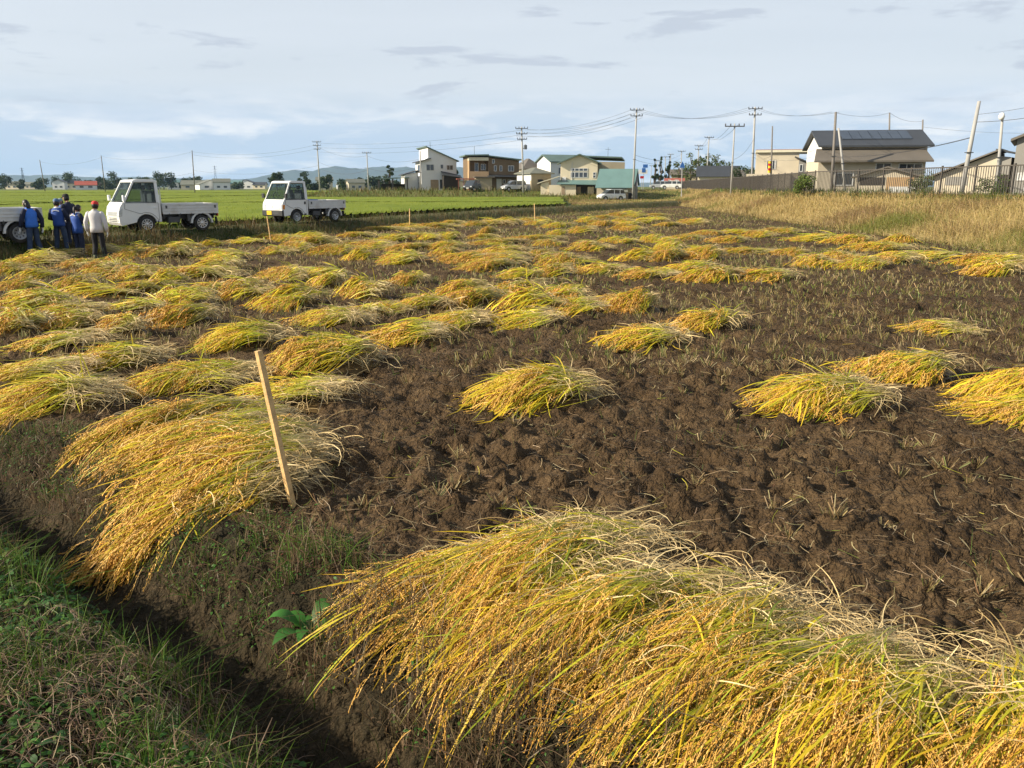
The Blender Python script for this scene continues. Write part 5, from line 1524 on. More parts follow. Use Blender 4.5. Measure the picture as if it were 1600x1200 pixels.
class House:
    """local frame: origin at the near left corner, x along the long front, y back"""
    def __init__(s, name, label, px, Y, yaw, z0=None, group=None, cat='house'):
        x = XY(px, Y, 1.4); s.z = (float(H0(x, Y)) if z0 is None else z0)
        s.e = empty(name, (x, Y, s.z), R(yaw), label, cat, group)

    def block(s, x0, x1, y0, y1, zl, zr=None, m=M_WALLG, z0=-.3, name='wall'):
        zr = zl if zr is None else zr
        return MB().prism([(x0, z0), (x1, z0), (x1, zr), (x0, zl)], 'y', y0, y1).build(name, m, s.e)

    def gable_y(s, x0, x1, y0, y1, ze, zr, m, z0=-.3):
        """ridge running along y (gable faces the front)"""
        return MB().prism([(x0, z0), (x1, z0), (x1, ze), ((x0 + x1) / 2, zr), (x0, ze)], 'y', y0, y1).build('wall', m, s.e)

    def gable_x(s, x0, x1, y0, y1, ze, zr, m, z0=-.3):
        return MB().prism([(y0, z0), (y1, z0), (y1, ze), ((y0 + y1) / 2, zr), (y0, ze)], 'x', x0, x1).build('wall', m, s.e)

    def slab(s, pts, th, m, name='roof', parent=None):
        """four corner points of the underside, th thick upward"""
        return MB().hexa(pts, [(p[0], p[1], p[2] + th) for p in pts]).build(name, m, parent or s.e)

    def mono(s, x0, x1, y0, y1, zl, zr, m, o=.35, th=.14):
        k = (zr - zl) / (x1 - x0)
        return s.slab([(x0 - o, y0 - o, zl - k * o), (x1 + o, y0 - o, zr + k * o), (x1 + o, y1 + o, zr + k * o), (x0 - o, y1 + o, zl - k * o)], th, m)

    def roof_gy(s, x0, x1, y0, y1, ze, zr, m, o=.4, th=.14):
        xm = (x0 + x1) / 2; k = (zr - ze) / (xm - x0)
        poly = [(x0 - o, ze - k * o), (xm, zr), (x1 + o, ze - k * o), (x1 + o, ze - k * o + th), (xm, zr + th * 1.15), (x0 - o, ze - k * o + th)]
        return MB().prism(poly, 'y', y0 - o, y1 + o).build('roof', m, s.e)

    def roof_gx(s, x0, x1, y0, y1, ze, zr, m, o=.4, th=.14):
        ym = (y0 + y1) / 2; k = (zr - ze) / (ym - y0)
        poly = [(y0 - o, ze - k * o), (ym, zr), (y1 + o, ze - k * o), (y1 + o, ze - k * o + th), (ym, zr + th * 1.15), (y0 - o, ze - k * o + th)]
        return MB().prism(poly, 'x', x0 - o, x1 + o).build('roof', m, s.e)

    def hip(s, x0, x1, y0, y1, ze, zr, m, o=.4):
        x0 -= o; x1 += o; y0 -= o; y1 += o; w = min(x1 - x0, y1 - y0) / 2
        if x1 - x0 >= y1 - y0: r0, r1 = (x0 + w, (y0 + y1) / 2, zr), (x1 - w - .01, (y0 + y1) / 2, zr)
        else: r0, r1 = ((x0 + x1) / 2, y0 + w, zr), ((x0 + x1) / 2, y1 - w - .01, zr)
        v = [(x0, y0, ze), (x1, y0, ze), (x1, y1, ze), (x0, y1, ze), (x0, y0, ze + .12), (x1, y0, ze + .12), (x1, y1, ze + .12), (x0, y1, ze + .12), r0, r1]
        f = [(3, 2, 1, 0), (0, 1, 5, 4), (1, 2, 6, 5), (2, 3, 7, 6), (3, 0, 4, 7)]
        f += [(4, 5, 9, 8), (5, 6, 9), (6, 7, 8, 9), (7, 4, 8)] if x1 - x0 >= y1 - y0 else [(4, 5, 8), (5, 6, 9, 8), (6, 7, 9), (7, 4, 8, 9)]
        return MB().add(v, f).build('roof', m, s.e)

    def win(s, x, z, w, h, face='f', y=0.0, fr=M_FRAME, split=1, name='window', pane=M_PANE):
        """window on the front (y) or on the left side ('l': x is along y, y is the wall's x)"""
        def B(a0, a1, z0, z1, d0, d1):
            if face == 'f': return (a0, a1, y - d1, y - d0, z0, z1)
            return (y - d1, y - d0, a0, a1, z0, z1)
        t = .07; mb = MB()
        mb.box(*B(x - t, x + w + t, z - t, z, .002, .06)).box(*B(x - t, x + w + t, z + h, z + h + t, .002, .06)).box(*B(x - t, x, z, z + h, .002, .06)).box(*B(x + w, x + w + t, z, z + h, .002, .06))
        for i in range(1, split + 1):
            if i < split + 1 and split > 0 and i <= split - 0 and split >= 1 and i != split + 1:
                c = x + w * i / (split + 1); mb.box(*B(c - .03, c + .03, z, z + h, .003, .05))
        o = mb.build(name, fr, s.e)
        MB().box(*B(x, x + w, z, z + h, .002, .025)).build('pane', pane, o)
        return o

    def panel(s, x0, x1, z0, z1, y, m, name='panel', th=.03):
        return MB().box(x0, x1, y - th, y - .002, z0, z1).build(name, m, s.e)


def build_village():
    # white house with a one-way roof
    h = House('house', 'tall white house with sloping one-way roof and dark lean-to', 659, 137, 17)
    W = 6.0
    h.block(1.2, W, 0, 8, 6.75, 4.75, M_WALLG); h.mono(1.2, W, 0, 8, 6.77, 4.77, M_ROOFG, .4)
    h.block(-.002, 1.198, .0, 5.2, 4.6, 5.2, M_WALLG); h.slab([(-.5, -.45, 4.45), (1.6, -.45, 5.05), (1.6, 5.6, 5.05), (-.5, 5.6, 4.45)], .13, M_ROOFK, 'roof')
    h.win(1.0, 1.2, 1.8, 1.0, 'l', -.002, M_DKFRAME); h.win(1.0, 2.9, 1.8, 1.1, 'l', -.002, M_DKFRAME); h.win(1.1, .15, 1.6, .85, 'l', -.002, M_FRAME)
    h.win(.9, 3.2, 1.2, .9, y=0, fr=M_FRAME); h.win(4.35, 3.3, 1.0, .7, y=0); h.win(3.3, 3.5, .4, .6, y=0, split=0); h.win(1.6, .1, 1.2, 1.5, y=0, fr=M_DOOR, name='door', pane=M_DOOR); h.win(3.1, .2, .5, 1.5, y=0, split=0)
    h.slab([(3.3, -1.6, 2.35), (W + .6, -1.6, 1.95), (W + .6, -.05, 2.35), (3.3, -.05, 3.0)], .1, M_ROOFK, 'lean_to_roof')
    h.block(3.5, W + .3, -1.3, -.02, 2.45, 2.2, M_SHADE, name='lean_to_shade_wall')  # block under the lean-to coloured as deep shade
    h.block(-2.2, -.02, 3.4, 7.4, 2.5, 2.9, M_WALLW); h.slab([(-2.6, 3.0, 2.42), (.2, 3.0, 3.2), (.2, 7.7, 3.2), (-2.6, 7.7, 2.42)], .12, M_ROOFK, 'side_roof')
    MB().tube([(2.2, 3, 6.2), (2.2, 3, 7.9)], .03, 6).build('aerial', M_DARKST, h.e)
    # dark carport
    h = House('carport', 'open dark carport with flat roof beside the white house', 590, 136, 6, cat='carport')
    h.slab([(-.3, -.3, 1.75), (5.2, -.3, 1.95), (5.2, 3.6, 1.95), (-.3, 3.6, 1.75)], .14, M_ROOFG)
    for xx in (.1, 2.4, 4.8):
        for yy in (0, 3.2): MB().box(xx, xx + .13, yy, yy + .13, -.3, 1.84).build('post', M_DKFRAME, h.e)
    MB().box(.4, 4.6, 3.36, 3.42, -.2, 1.0).build('back_shade_screen', M_SHADE, h.e)  # back of the carport darkened with the shade colour
    # brown house
    h = House('house', 'flat-roofed brown house with tan balcony', 732, 131, 10)
    W = 8.2
    h.block(3.2, W, 0, 7, 5.05, 4.55, M_BROWN); h.block(.0, 3.198, .9, 7, 5.3, 5.05, M_BROWN); h.block(.0, 3.2, -.6, .88, 2.9, 2.9, M_TAN, 1.55, 'balcony')
    h.block(.02, 3.19, -.6, .88, 5.05, 5.05, M_FASCIA, 4.55, 'fascia'); h.block(.02, .2, -.55, .87, 4.55, 4.55, M_TAN, 2.9, 'balcony_post')
    h.block(.0, 3.19, .0, .88, 1.55, 1.55, M_BROWN, -.3)
    h.slab([(-.6, -1.0, 5.22), (3.2, -1.0, 5.32), (3.2, 7.3, 5.32), (-.6, 7.3, 5.22)], .2, M_ROOFG); h.slab([(3.2, -.5, 5.2), (W + .4, -.5, 4.62), (W + .4, 7.3, 4.62), (3.2, 7.3, 5.2)], .18, M_ROOFG)
    h.win(1.2, 3.0, .5, 1.2, y=.9, split=0); h.win(2.2, 3.2, .7, .8, y=.9)
    h.win(4.2, 3.0, .3, .75, y=0, split=0); h.win(5.1, 3.0, .3, .75, y=0, split=0); h.win(6.5, 3.0, .8, .75, y=0, split=1); h.win(3.9, 4.2, .3, .5, y=0, split=0)
    h.slab([(3.0, -1.2, 2.05), (W + .2, -1.2, 2.0), (W + .2, -.03, 2.25), (3.0, -.03, 2.3)], .1, M_ROOFK, 'porch_roof')
    h.win(4.6, .1, .7, 1.6, y=0, split=0, name='door', pane=M_FRAME); h.win(5.6, 1.1, .35, .5, y=0, split=0); h.win(6.4, .7, .4, .9, y=0, split=0)
    MB().tube([(1.4, 3, 5.2), (1.4, 3, 6.9)], .03, 6).build('aerial', M_DARKST, h.e)
    # low garage in front of it
    h = House('garage', 'low garage with glazed screen in front of brown house', 716, 126, 6, cat='garage')
    h.block(2.7, 5.2, 0, 3, 1.9, 1.85, M_OLIVE); h.slab([(2.5, -.5, 1.92), (5.6, -.5, 1.9), (5.6, 3.2, 1.9), (2.5, 3.2, 1.92)], .14, M_ROOFB)
    h.slab([(-.2, -.3, 1.62), (2.5, -.3, 1.62), (2.5, 3.0, 1.62), (-.2, 3.0, 1.62)], .16, M_REDTRIM, 'canopy')
    for i in range(4): MB().box(.0 + .8 * i, .1 + .8 * i, 0, .1, -.3, 1.62).build('post', M_REDTRIM, h.e)
    for i in range(3): MB().box(.12 + .8 * i, .78 + .8 * i, .03, .06, .5, 1.5).build('screen_pane', M_OLIVE, h.e)
    MB().box(2.0, 2.65, -.3, .3, -.3, .95).build('brick_pier', M_TAN, h.e)
    # cream shed with hipped roof
    h = House('shed', 'small cream shed with end wall coloured sunlit white and hipped grey roof', 830, 122, 28, cat='shed')
    h.block(0, 3.4, 0, 4.4, 2.5, 2.5, M_OLIVE); h.hip(0, 3.4, 0, 4.4, 2.48, 3.45, M_ROOFO)
    MB().box(-.03, -.002, .3, 4.1, .0, 1.5).build('sunlit_door', M_WALLW, h.e); MB().box(-.03, -.002, .0, 4.4, 1.55, 2.46).build('sunlit_wall', M_WALLW, h.e)  # end wall whitened: its sunlit brightness is put into the colour
    h.win(1.2, 1.05, .7, .6, y=0, split=0, fr=M_DKFRAME)
    # white gabled house behind
    h = House('house', 'white gabled house partly hidden behind the cream shed', 860, 146, 24)
    h.gable_x(0, 8, 0, 5.5, 4.9, 6.0, M_WALLG); h.roof_gx(0, 8, 0, 5.5, 4.9, 6.0, M_ROOFG); MB().prism([(.1, 1.5), (5.4, 1.5), (5.4, 4.8), (2.75, 5.85), (.1, 4.8)], 'x', -.03, -.002).build('gable_panel', M_WALLW, h.e)
    h.win(1.6, 2.8, 1.0, 1.0, y=0)
    h = House('house', 'small house with grey hipped roof behind the brown house', 818, 150, 24)
    h.block(0, 4, 0, 5, 3.6, 3.6, M_CREAM2); h.hip(0, 4, 0, 5, 3.6, 5.6, M_ROOFB)
    # big cream house with green roofs
    h = House('house', 'large cream two-storey house with green gabled roof', 876, 120, -3)
    W = 5.3
    h.gable_y(0, W, 0, 6, 4.3, 5.35, M_CREAM); h.roof_gy(0, W, 0, 6, 4.32, 5.37, M_ROOFG, .55)
    h.block(W, 9.4, 2.2, 8, 4.5, 4.4, M_OLIVE); h.slab([(1.9, 3.0, 5.25), (9.0, 3.0, 5.0), (9.9, 8.6, 4.7), (1.9, 8.6, 5.0)], .2, M_ROOFG, 'rear_roof')
    for i in range(4): h.win(1.45 + .62 * i, 2.25, .5, .65, y=0, split=0)
    for i in range(4): h.win(1.45 + .62 * i, 3.15, .5, .3, y=0, split=0)
    h.win(4.7, 2.2, .3, .28, y=0, split=0); h.win(4.7, 2.6, .3, .28, y=0, split=0)
    MB().box(.2, .75, -.3, -.05, 1.75, 2.25).build('wall_unit', M_WALLW, h.e)
    MB().tube([(1.6, -.07, 1.3), (1.6, -.07, 4.4)], .04, 6).build('downpipe', M_FRAME, h.e)
    h.slab([(-.6, -2.2, 1.25), (5.1, -2.2, 1.15), (5.3, -.02, 1.75), (-.3, -.02, 1.75)], .1, M_ROOFT, 'porch_roof')
    h.block(-1.7, 2.2, -1.8, -.02, 1.15, 1.15, M_CREAM, name='porch_wall'); h.block(2.2, 4.9, -.8, -.03, 1.2, 1.2, M_SHADE, name='porch_shade_block')  # the recess is a solid block, its shade painted on
    h.panel(.1, .6, -.2, .95, -1.8, M_DOOR, 'door'); h.panel(2.35, 2.9, -.2, .9, -.8, M_DOOR, 'door'); h.panel(3.9, 4.8, -.2, .9, -.8, M_CREAM, 'inner_wall')
    h.slab([(-3.4, -1.9, 1.3), (-.2, -1.9, 2.3), (-.2, 1.5, 2.3), (-3.4, 1.5, 1.3)], .12, M_FASCIA, 'shed_roof'); h.block(-2.9, -1.72, -1.5, 1.2, 1.35, 1.6, M_CREAM, name='shed_wall')
    MB().tube([(7, 4, 5.0), (7, 4, 6.6)], .025, 6).tube([(6.6, 4, 6.3), (7.4, 4, 6.3)], .02, 5).build('aerial', M_DARKST, h.e)
    # teal roofed hall
    h = House('house', 'low building under a broad teal sheet roof', 931, 114, -7)
    h.block(.1, 5.6, .6, 5.4, 1.95, 1.95, M_CREAM2); h.slab([(-.1, -.2, 1.65), (5.2, -.2, 1.65), (5.8, 3.4, 4.2), (.4, 3.4, 4.2)], .1, M_ROOFT)
    h.slab([(5.8, 3.42, 4.2), (.4, 3.42, 4.2), (.2, 6.4, 2.0), (6.2, 6.4, 2.0)], .1, M_ROOFT, 'back_roof')
    MB().prism([(.5, -.3), (5.9, -.3), (5.9, 1.9), (3.35, 4.05), (.5, 1.95)], 'x', 5.45, 5.75).build('end_gable', M_GREYW, h.e)
    h.slab([(1.4, -1.6, 1.05), (4.4, -1.8, 1.1), (4.4, .58, 1.5), (1.8, .58, 1.55)], .07, M_ROOFO, 'awning')
    h.panel(2.9, 3.3, -.2, 1.0, .6, M_REDTRIM, 'banner'); h.panel(4.5, 5.0, -.2, 1.0, .6, M_SHADE, 'shade_panel'); h.panel(.5, 2.3, -.2, .85, .6, M_SHADE, 'shade_panel')  # openings are flat panels in the shade colour
    for xx in (1.5, 4.3): MB().tube([(xx, -1.6, -.3), (xx, -1.6, 1.07)], .05, 6).build('post', M_DOOR, h.e)


build_village()


def build_right():
    zg = 1.5
    # cream house with long pale fascia
    h = House('house', 'beige house with long pale roof fascia beside the utility pole', 1178, 98, -16, zg)
    h.block(0, 4.8, 0, 6, 4.3, 4.3, M_CREAM2); h.block(-1.0, 3.9, -1.4, -.02, 1.9, 1.9, M_CREAM2, name='porch_wall')
    h.slab([(-.1, -.3, 4.35), (6.4, -.3, 4.35), (6.4, 6, 4.35), (-.1, 6, 4.35)], .28, M_FASCIA, 'fascia')
    h.slab([(-.1, -.31, 4.63), (6.4, -.31, 4.63), (6.4, 6, 4.63), (-.1, 6, 4.63)], .05, M_REDTRIM, 'roof_edge')
    h.win(1.3, 2.5, .8, .9, y=0); h.win(1.9, 2.5, .3, .9, y=0, split=0)
    h.block(4.8, 8.4, -.6, 5, 3.7, 2.2, M_GREYW); h.slab([(4.3, -1.0, 3.75), (8.8, -1.0, 1.95), (8.8, 5.2, 1.95), (4.3, 5.2, 3.75)], .12, M_ROOFK); h.win(4.95, 2.2, .25, .7, y=-.6, split=0)
    # house with solar panels
    h = House('house', 'grey-roofed house carrying a row of solar panels', 1279, 70, -9, zg)
    h.gable_x(0, 8.3, .0, 6.4, 3.8, 5.05, M_CREAM2)
    MB().prism([(.1, 2.6), (6.3, 2.6), (6.3, 3.72), (3.2, 4.95), (.1, 3.72)], 'x', -.03, -.002).build('gable_panel', M_WALLW, h.e)
    rf = h.roof_gx(0, 8.3, 0, 6.4, 3.8, 5.05, M_ROOFK, .4, .15)
    k = (5.05 - 3.8) / 3.2
    for i in range(7):
        x0 = 1.75 + .80 * i; y0, y1 = .9, 2.8; f = lambda y: 3.8 + k * y + .19
        MB().hexa([(x0, y0, f(y0)), (x0 + .76, y0, f(y0)), (x0 + .76, y1, f(y1)), (x0, y1, f(y1))], [(x0, y0, f(y0) + .05), (x0 + .76, y0, f(y0) + .05), (x0 + .76, y1, f(y1) + .05), (x0, y1, f(y1) + .05)]).build('solar_panel', M_SOLAR, rf)
    h.block(-.4, 8.0, -.9, -.02, 2.65, 2.65, M_CREAM2, name='lower_wall')
    h.slab([(-.9, -1.6, 2.4), (8.4, -1.6, 2.4), (8.1, -.03, 3.4), (-.5, -.03, 3.4)], .14, M_ROOFB, 'lower_roof')
    h.win(4.2, 1.6, 1.1, .7, y=-.9); h.win(6.0, 1.85, 1.7, .4, y=-.9, split=2); h.win(1.0, .6, 1.4, .9, y=-.9)
    # low boarded shed with shallow gable
    h = House('shed', 'low boarded shed with shallow gable behind the railing', 1336, 60, -24, zg, cat='shed')
    h.gable_y(0, 4.0, 0, 4, 1.15, 1.75, M_CREAM2); h.roof_gy(0, 4.0, 0, 4, 1.17, 1.77, M_ROOFB, .35, .09)
    h.panel(2.0, 3.8, .2, 1.1, 0, M_WOODW, 'board_wall'); h.panel(.2, 1.9, .55, 1.1, 0, M_SHADE, 'shade_panel'); h.panel(2.2, 3.9, -.2, .45, -.04, M_FRAME, 'white_sheet')  # shade of the open bay painted as a flat dark panel
    # tan shed with slanted roof
    h = House('shed', 'tan shed with steep one-way roof and dark doorway', 1452, 56, -37, zg, cat='shed')
    h.block(.2, 3.75, 0, 3.4, 1.1, 2.6, M_CREAM2); h.slab([(-.4, -.4, .92), (3.9, -.4, 2.74), (3.9, 3.7, 2.74), (-.4, 3.7, .92)], .1, M_ROOFB)
    h.block(3.76, 4.5, .3, 3.2, 2.4, 2.3, M_GREYW); h.slab([(3.6, -.1, 2.75), (4.75, -.1, 2.5), (4.75, 3.5, 2.5), (3.6, 3.5, 2.75)], .09, M_ROOFK); h.panel(3.8, 4.45, -.2, 1.2, .3, M_SHADE, 'doorway')  # doorway is a flat panel, its inner shade painted dark
    h.panel(.9, 2.2, .55, 1.1, 0, M_GREYW, 'shutter')
    # grey house at the frame edge
    h = House('house', 'dark grey house with sloping eaves past the lamp pole', 1577, 53, -33, zg)
    h.gable_y(0, 9, 0, 7, 3.4, 5.4, M_GREYW); h.roof_gy(0, 9, 0, 7, 3.4, 5.4, M_ROOFB, .35, .16)
    h.win(.35, .9, .35, .35, y=0, split=0, pane=M_FRAME); h.win(.8, .25, 1.3, .6, y=0)
    # farther houses along the road
    for px, Y, w, d, ze, zr, m, r, lab in ((1090, 150, 7.0, 5, 2.4, 4.0, M_CREAM, M_ROOFK, 'cream house with dark roof and gable window along the road'),
                                           (1048, 190, 9.0, 5, 3.2, 4.2, M_OLIVE, M_ROOFB, 'olive house with flat grey roof farther along the road'),
                                           (1040, 160, 3.2, 3, 1.4, 1.9, M_CREAM2, M_REDTRIM, 'tiny beige hut with red trim beside the road'),
                                           (1146, 128, 5.5, 5, 2.0, 2.9, M_CREAM2, M_ROOFB, 'pale house seen low above the railing')):
        h = House('house', lab, px, Y, -12, zg); h.gable_x(0, w, 0, d, ze, zr, m); h.roof_gx(0, w, 0, d, ze, zr, r)
        h.win(w * .55, .9, w * .16, .8, y=0); h.win(w * .15, .9, w * .1, .8, y=0, split=0)


build_right()


def far_village():
    rng = np.random.default_rng(41)
    walls = [M_WALLW, M_CREAM, M_WALLG, M_CREAM2]; roofs = [M_ROOFK, M_ROOFB, M_ROOFR, M_ROOFT, M_ROOFO]
    spots = [(-60, 620, 9), (8, 600, 10), (38, 640, 8), (82, 560, 8), (100, 600, 10), (118, 520, 12), (137, 560, 10), (283, 540, 14), (262, 580, 8), (312, 520, 16), (334, 520, 10), (352, 640, 12), (372, 660, 12), (395, 660, 10), (495, 420, 8), (527, 440, 8), (545, 400, 8), (553, 430, 9), (580, 470, 9), (597, 500, 9), (620, 480, 8), (175, 640, 10), (215, 620, 12), (330, 600, 8)]
    nm = ['white', 'cream', 'pale grey', 'beige']; rn = ['dark', 'brown', 'red', 'teal', 'olive']
    for i, (px, Y, w) in enumerate(spots):
        a, b = int(rng.integers(0, 4)), (0, 1, 4, 0, 1, 4, 0, 1, 4, 3)[int(rng.integers(0, 10))]
        if px == 118: b = 2
        h = House('farmhouse', f'distant {nm[a]} house with {rn[b]} roof across the paddies', px, Y, float(rng.normal(14, 12)), .25, 'distant houses across the paddies')
        d = w * .6; ze = rng.uniform(2.6, 5.2); zr = ze + w * .18
        (h.gable_x if i % 3 else h.gable_y)(0, w, 0, d, ze, zr, walls[a]); (h.roof_gx if i % 3 else h.roof_gy)(0, w, 0, d, ze, zr, roofs[b], .5, .25)
        h.win(w * .2, 1.0, w * .18, 1.2, y=0, split=0); h.win(w * .6, 1.0, w * .2, 1.2, y=0, split=0)


far_village()


# ================================================================== trees and shrubs
def tree_mesh(rng, h, w, leafcol, n, lf, trunk_h=.3, lobes=9, shape='round'):
    tr = MB(); top = h * .8
    pts = [(0, 0, -.2), (rng.normal(0, .03) * h, rng.normal(0, .03) * h, h * .3), (rng.normal(0, .04) * h, rng.normal(0, .04) * h, h * .55), (0, 0, top)]
    tr.tube(pts, [h * .035, h * .028, h * .018, h * .006], 7)
    C = []
    for i in range(lobes):
        a = rng.uniform(0, 6.28); zz = rng.uniform(trunk_h, .95)
        rr = w * .5 * (math.sqrt(max(0, 1 - ((zz - .55) / .5) ** 2)) if shape == 'round' else (1.08 - zz) * .95) * rng.uniform(.35, .8)
        c = np.array([rr * math.cos(a), rr * math.sin(a), zz * h]); C.append((c, w * rng.uniform(.16, .30) * (1 if shape == 'round' else (1.25 - zz))))
        tr.tube([(0, 0, max(zz - .22, .12) * h), tuple(c)], [h * .012, h * .004], 5)
    P = []
    for c, r in C:
        m = int(n / lobes); v = nrm(rng.normal(0, 1, (m, 3))) * (rng.random((m, 1)) ** .45) * r * np.array([1, 1, .8]); P.append(c + v)
    P = np.concatenate(P); m = len(P); s = lf * rng.uniform(.6, 1.3, m); a = nrm(rng.normal(0, 1, (m, 3))); b = nrm(np.cross(a, rng.normal(0, 1, (m, 3))))
    V = np.stack([P - a * s[:, None] * .5, P + b * s[:, None] * .35, P + a * s[:, None] * .5, P - b * s[:, None] * .35], 1).reshape(-1, 3)
    F = np.arange(m * 4).reshape(-1, 4)
    A = Acc(); A.add(V, F, np.repeat(colmix(rng, m, leafcol, .22), 4, 0))
    return tr, A


M_BARK = mat('bark', (0.09, 0.065, 0.045), .9, .2, 4)
DKG = [(0.022, 0.045, 0.014), (0.035, 0.06, 0.018), (0.05, 0.075, 0.02)]
MIDG = [(0.05, 0.085, 0.02), (0.08, 0.11, 0.03), (0.10, 0.11, 0.04)]


def plant_tree(name, label, px, Y, h, w, c, n=1400, lf=.35, z=None, shape='round', group=None, lobes=10, cat='tree', th=.3):
    rng = np.random.default_rng(int(px * 7 + Y)); x = XY(px, Y, 1)
    e = empty(name, (x, Y, float(H0(x, Y)) if z is None else z), 0, label, cat, group)
    tr, A = tree_mesh(rng, h, w, c, n, lf, th, lobes, shape)
    tr.build('trunk', M_BARK, e); A.build('crown', M_LEAF, e)


plant_tree('tree', 'round dark tree standing alone above the yellow-plated truck', 433, 330, 7.6, 6.6, DKG, 1800, .55)
plant_tree('tree', 'smaller dark tree with bare lower trunk right of round lone tree', 476, 320, 7.0, 5.4, DKG, 1500, .5, th=.4)
plant_tree('tree', 'narrow clipped dark tree beside the open carport', 610, 170, 4.9, 2.2, DKG, 1300, .24, shape='round', th=.2)
plant_tree('tree', 'dark conifer between the white and brown houses', 714, 147, 4.2, 2.6, DKG, 1200, .25, shape='cone', th=.1)
for px, w in ((1022, 3.2), (1031, 3.0), (1044, 3.4)):
    plant_tree('tree', 'dark roadside conifer among the far utility poles', px, 240, 8.0 + w * .4, w, DKG, 900, .45, shape='cone', th=.08, group='roadside conifers')
for px, Y, h in ((1078, 185, 7.6), (1090, 180, 6.8), (1106, 178, 7.4), (1121, 176, 7.0), (1060, 190, 6.2), (1134, 178, 5.4)):
    plant_tree('tree', 'loose olive tree behind the roadside houses', px, Y, h, 4.6, MIDG, 600, .38, group='trees behind the roadside houses', th=.25)
for px, Y, h in ((1155, 125, 3.4), (1171, 122, 3.0)):
    plant_tree('shrub', 'dark shrub behind the railing near the beige house', px, Y, h, 3.0, DKG, 700, .22, group='shrubs behind the railing', cat='shrub', th=.1)
rng_t = np.random.default_rng(43)
for px, Y, h, w in ((8, 560, 13, 11), (-20, 560, 12, 12), (32, 600, 9, 8), (60, 560, 8, 10), (68, 600, 12, 10), (93, 600, 15, 14), (104, 640, 16, 13), (114, 620, 15, 14), (158, 560, 10, 9), (170, 540, 9, 10), (184, 560, 16, 12), (256, 560, 16, 13), (268, 560, 14, 12), (290, 560, 9, 10), (303, 600, 10, 12), (310, 620, 12, 10), (350, 640, 9, 9), (372, 620, 6, 12), (488, 400, 7, 8), (510, 400, 9, 8), (540, 420, 7, 9), (566, 430, 8, 9), (585, 420, 9, 8), (600, 440, 8, 8), (628, 400, 7, 8), (210, 600, 10, 12), (225, 620, 13, 12), (240, 600, 11, 12), (140, 640, 9, 12), (325, 560, 8, 8)):
    plant_tree('tree', 'distant dark tree among the houses across the paddies', px, Y, h * .72, w * .95, DKG, 1100, .95, .2, group='distant trees across the paddies', th=.12)
plant_tree('shrub', 'bushy yellow-green shrub at the foot of the railing where it bends', 1257, 52.3, 1.3, 1.6, [(0.10, 0.15, 0.03), (0.16, 0.19, 0.05), (0.07, 0.11, 0.025)], 2200, .10, cat='shrub', th=.05)
plant_tree('shrub', 'dark weedy shrub behind the railing beside the boarded shed', 1440, 50, 1.1, 1.8, MIDG, 1200, .10, cat='shrub', th=.05)
plant_tree('shrub', 'weedy shrub behind the railing at the tan shed doorway', 1545, 46, 1.0, 1.9, MIDG, 1200, .10, cat='shrub', th=.05)


# ================================================================== railing along the road
def railing():
    e0 = empty('railing', (float(fence_x(np.array(53.0))), 53, 1.5), 0, 'long brown metal railing of upright bars along the raised road', 'railing')
    o_ = Vector(e0.location)
    P = []
    y = 12.0
    path = [(float(fence_x(np.array(v))), v) for v in (12, 53)] + [(float(fence_x(np.array(v))), v) for v in (90, 130, 175)]
    pm = MB().box(-.035, .035, -.035, .035, -.25, 1.47); pm = pm.build('post', M_FENCE, e0); first = True
    bars = MB(); rails = []
    for (x0, y0), (x1, y1) in zip(path[:-1], path[1:]):
        L = math.hypot(x1 - x0, y1 - y0); n = int(round(L / 2.3)); d = Vector(((x1 - x0) / L, (y1 - y0) / L, 0)); s = Vector((d.y, -d.x, 0))
        zb = 1.5
        for i in range(n):
            p = Vector((x0, y0, zb)) + d * (L * i / n)
            if first: o = pm; first = False
            else: o = pm.copy(); col.objects.link(o); o.parent = e0
            o.location = p - o_; o.rotation_euler = (0, 0, math.atan2(d.y, d.x))
            q = p + d * (L / n)
            for z, t in ((1.38, .028), (.10, .022)):
                a, b = p + Vector((0, 0, z)) - o_, q + Vector((0, 0, z)) - o_
                mb = MB(); u = s * t; w = Vector((0, 0, t))
                mb.hexa([tuple(a - u - w), tuple(a + u - w), tuple(b + u - w), tuple(b - u - w)], [tuple(a - u + w), tuple(a + u + w), tuple(b + u + w), tuple(b - u + w)])
                if y0 < 60: mb.build('rail', M_FENCE, e0)
                else: bars.add(mb.v, mb.f)
            m = 15
            for j in range(1, m):
                c = p + d * (L / n * j / m) - o_; t = .0115; u, w = s * t, d * t
                lo, hi = Vector((0, 0, .10)), Vector((0, 0, 1.38))
                bars.hexa([tuple(c + lo - u - w), tuple(c + lo + u - w), tuple(c + lo + u + w), tuple(c + lo - u + w)], [tuple(c + hi - u - w), tuple(c + hi + u - w), tuple(c + hi + u + w), tuple(c + hi - u + w)])
    b = bars.build('bars', M_FENCE, e0); b['kind'] = 'stuff'
    # low broken concrete footing under the railing
    mb = MB(); rg = random.Random(5)
    yy = 14.0
    while yy < 55:
        L = rg.uniform(.6, 1.5); x0 = float(fence_x(np.array(yy))); x1 = float(fence_x(np.array(yy + L)))
        z = 1.42 + rg.uniform(-.04, .05); w = .16 + rg.uniform(0, .1)
        mb.hexa([(x0 - w - .2, yy, 1.05), (x0 + .1, yy, 1.05), (x1 + .1, yy + L, 1.05), (x1 - w - .2, yy + L, 1.05)], [(x0 - w - .2, yy, z), (x0 + .1, yy, z + .02), (x1 + .1, yy + L, z + .02), (x1 - w - .2, yy + L, z)])
        yy += L + rg.choice([.02, .03, .35])
    tag(mb.build('kerb', M_CONCW, None, .03), 'broken concrete footing along the foot of the railing', 'kerb')


railing()


# ================================================================== utility poles and wires
POLES = {}


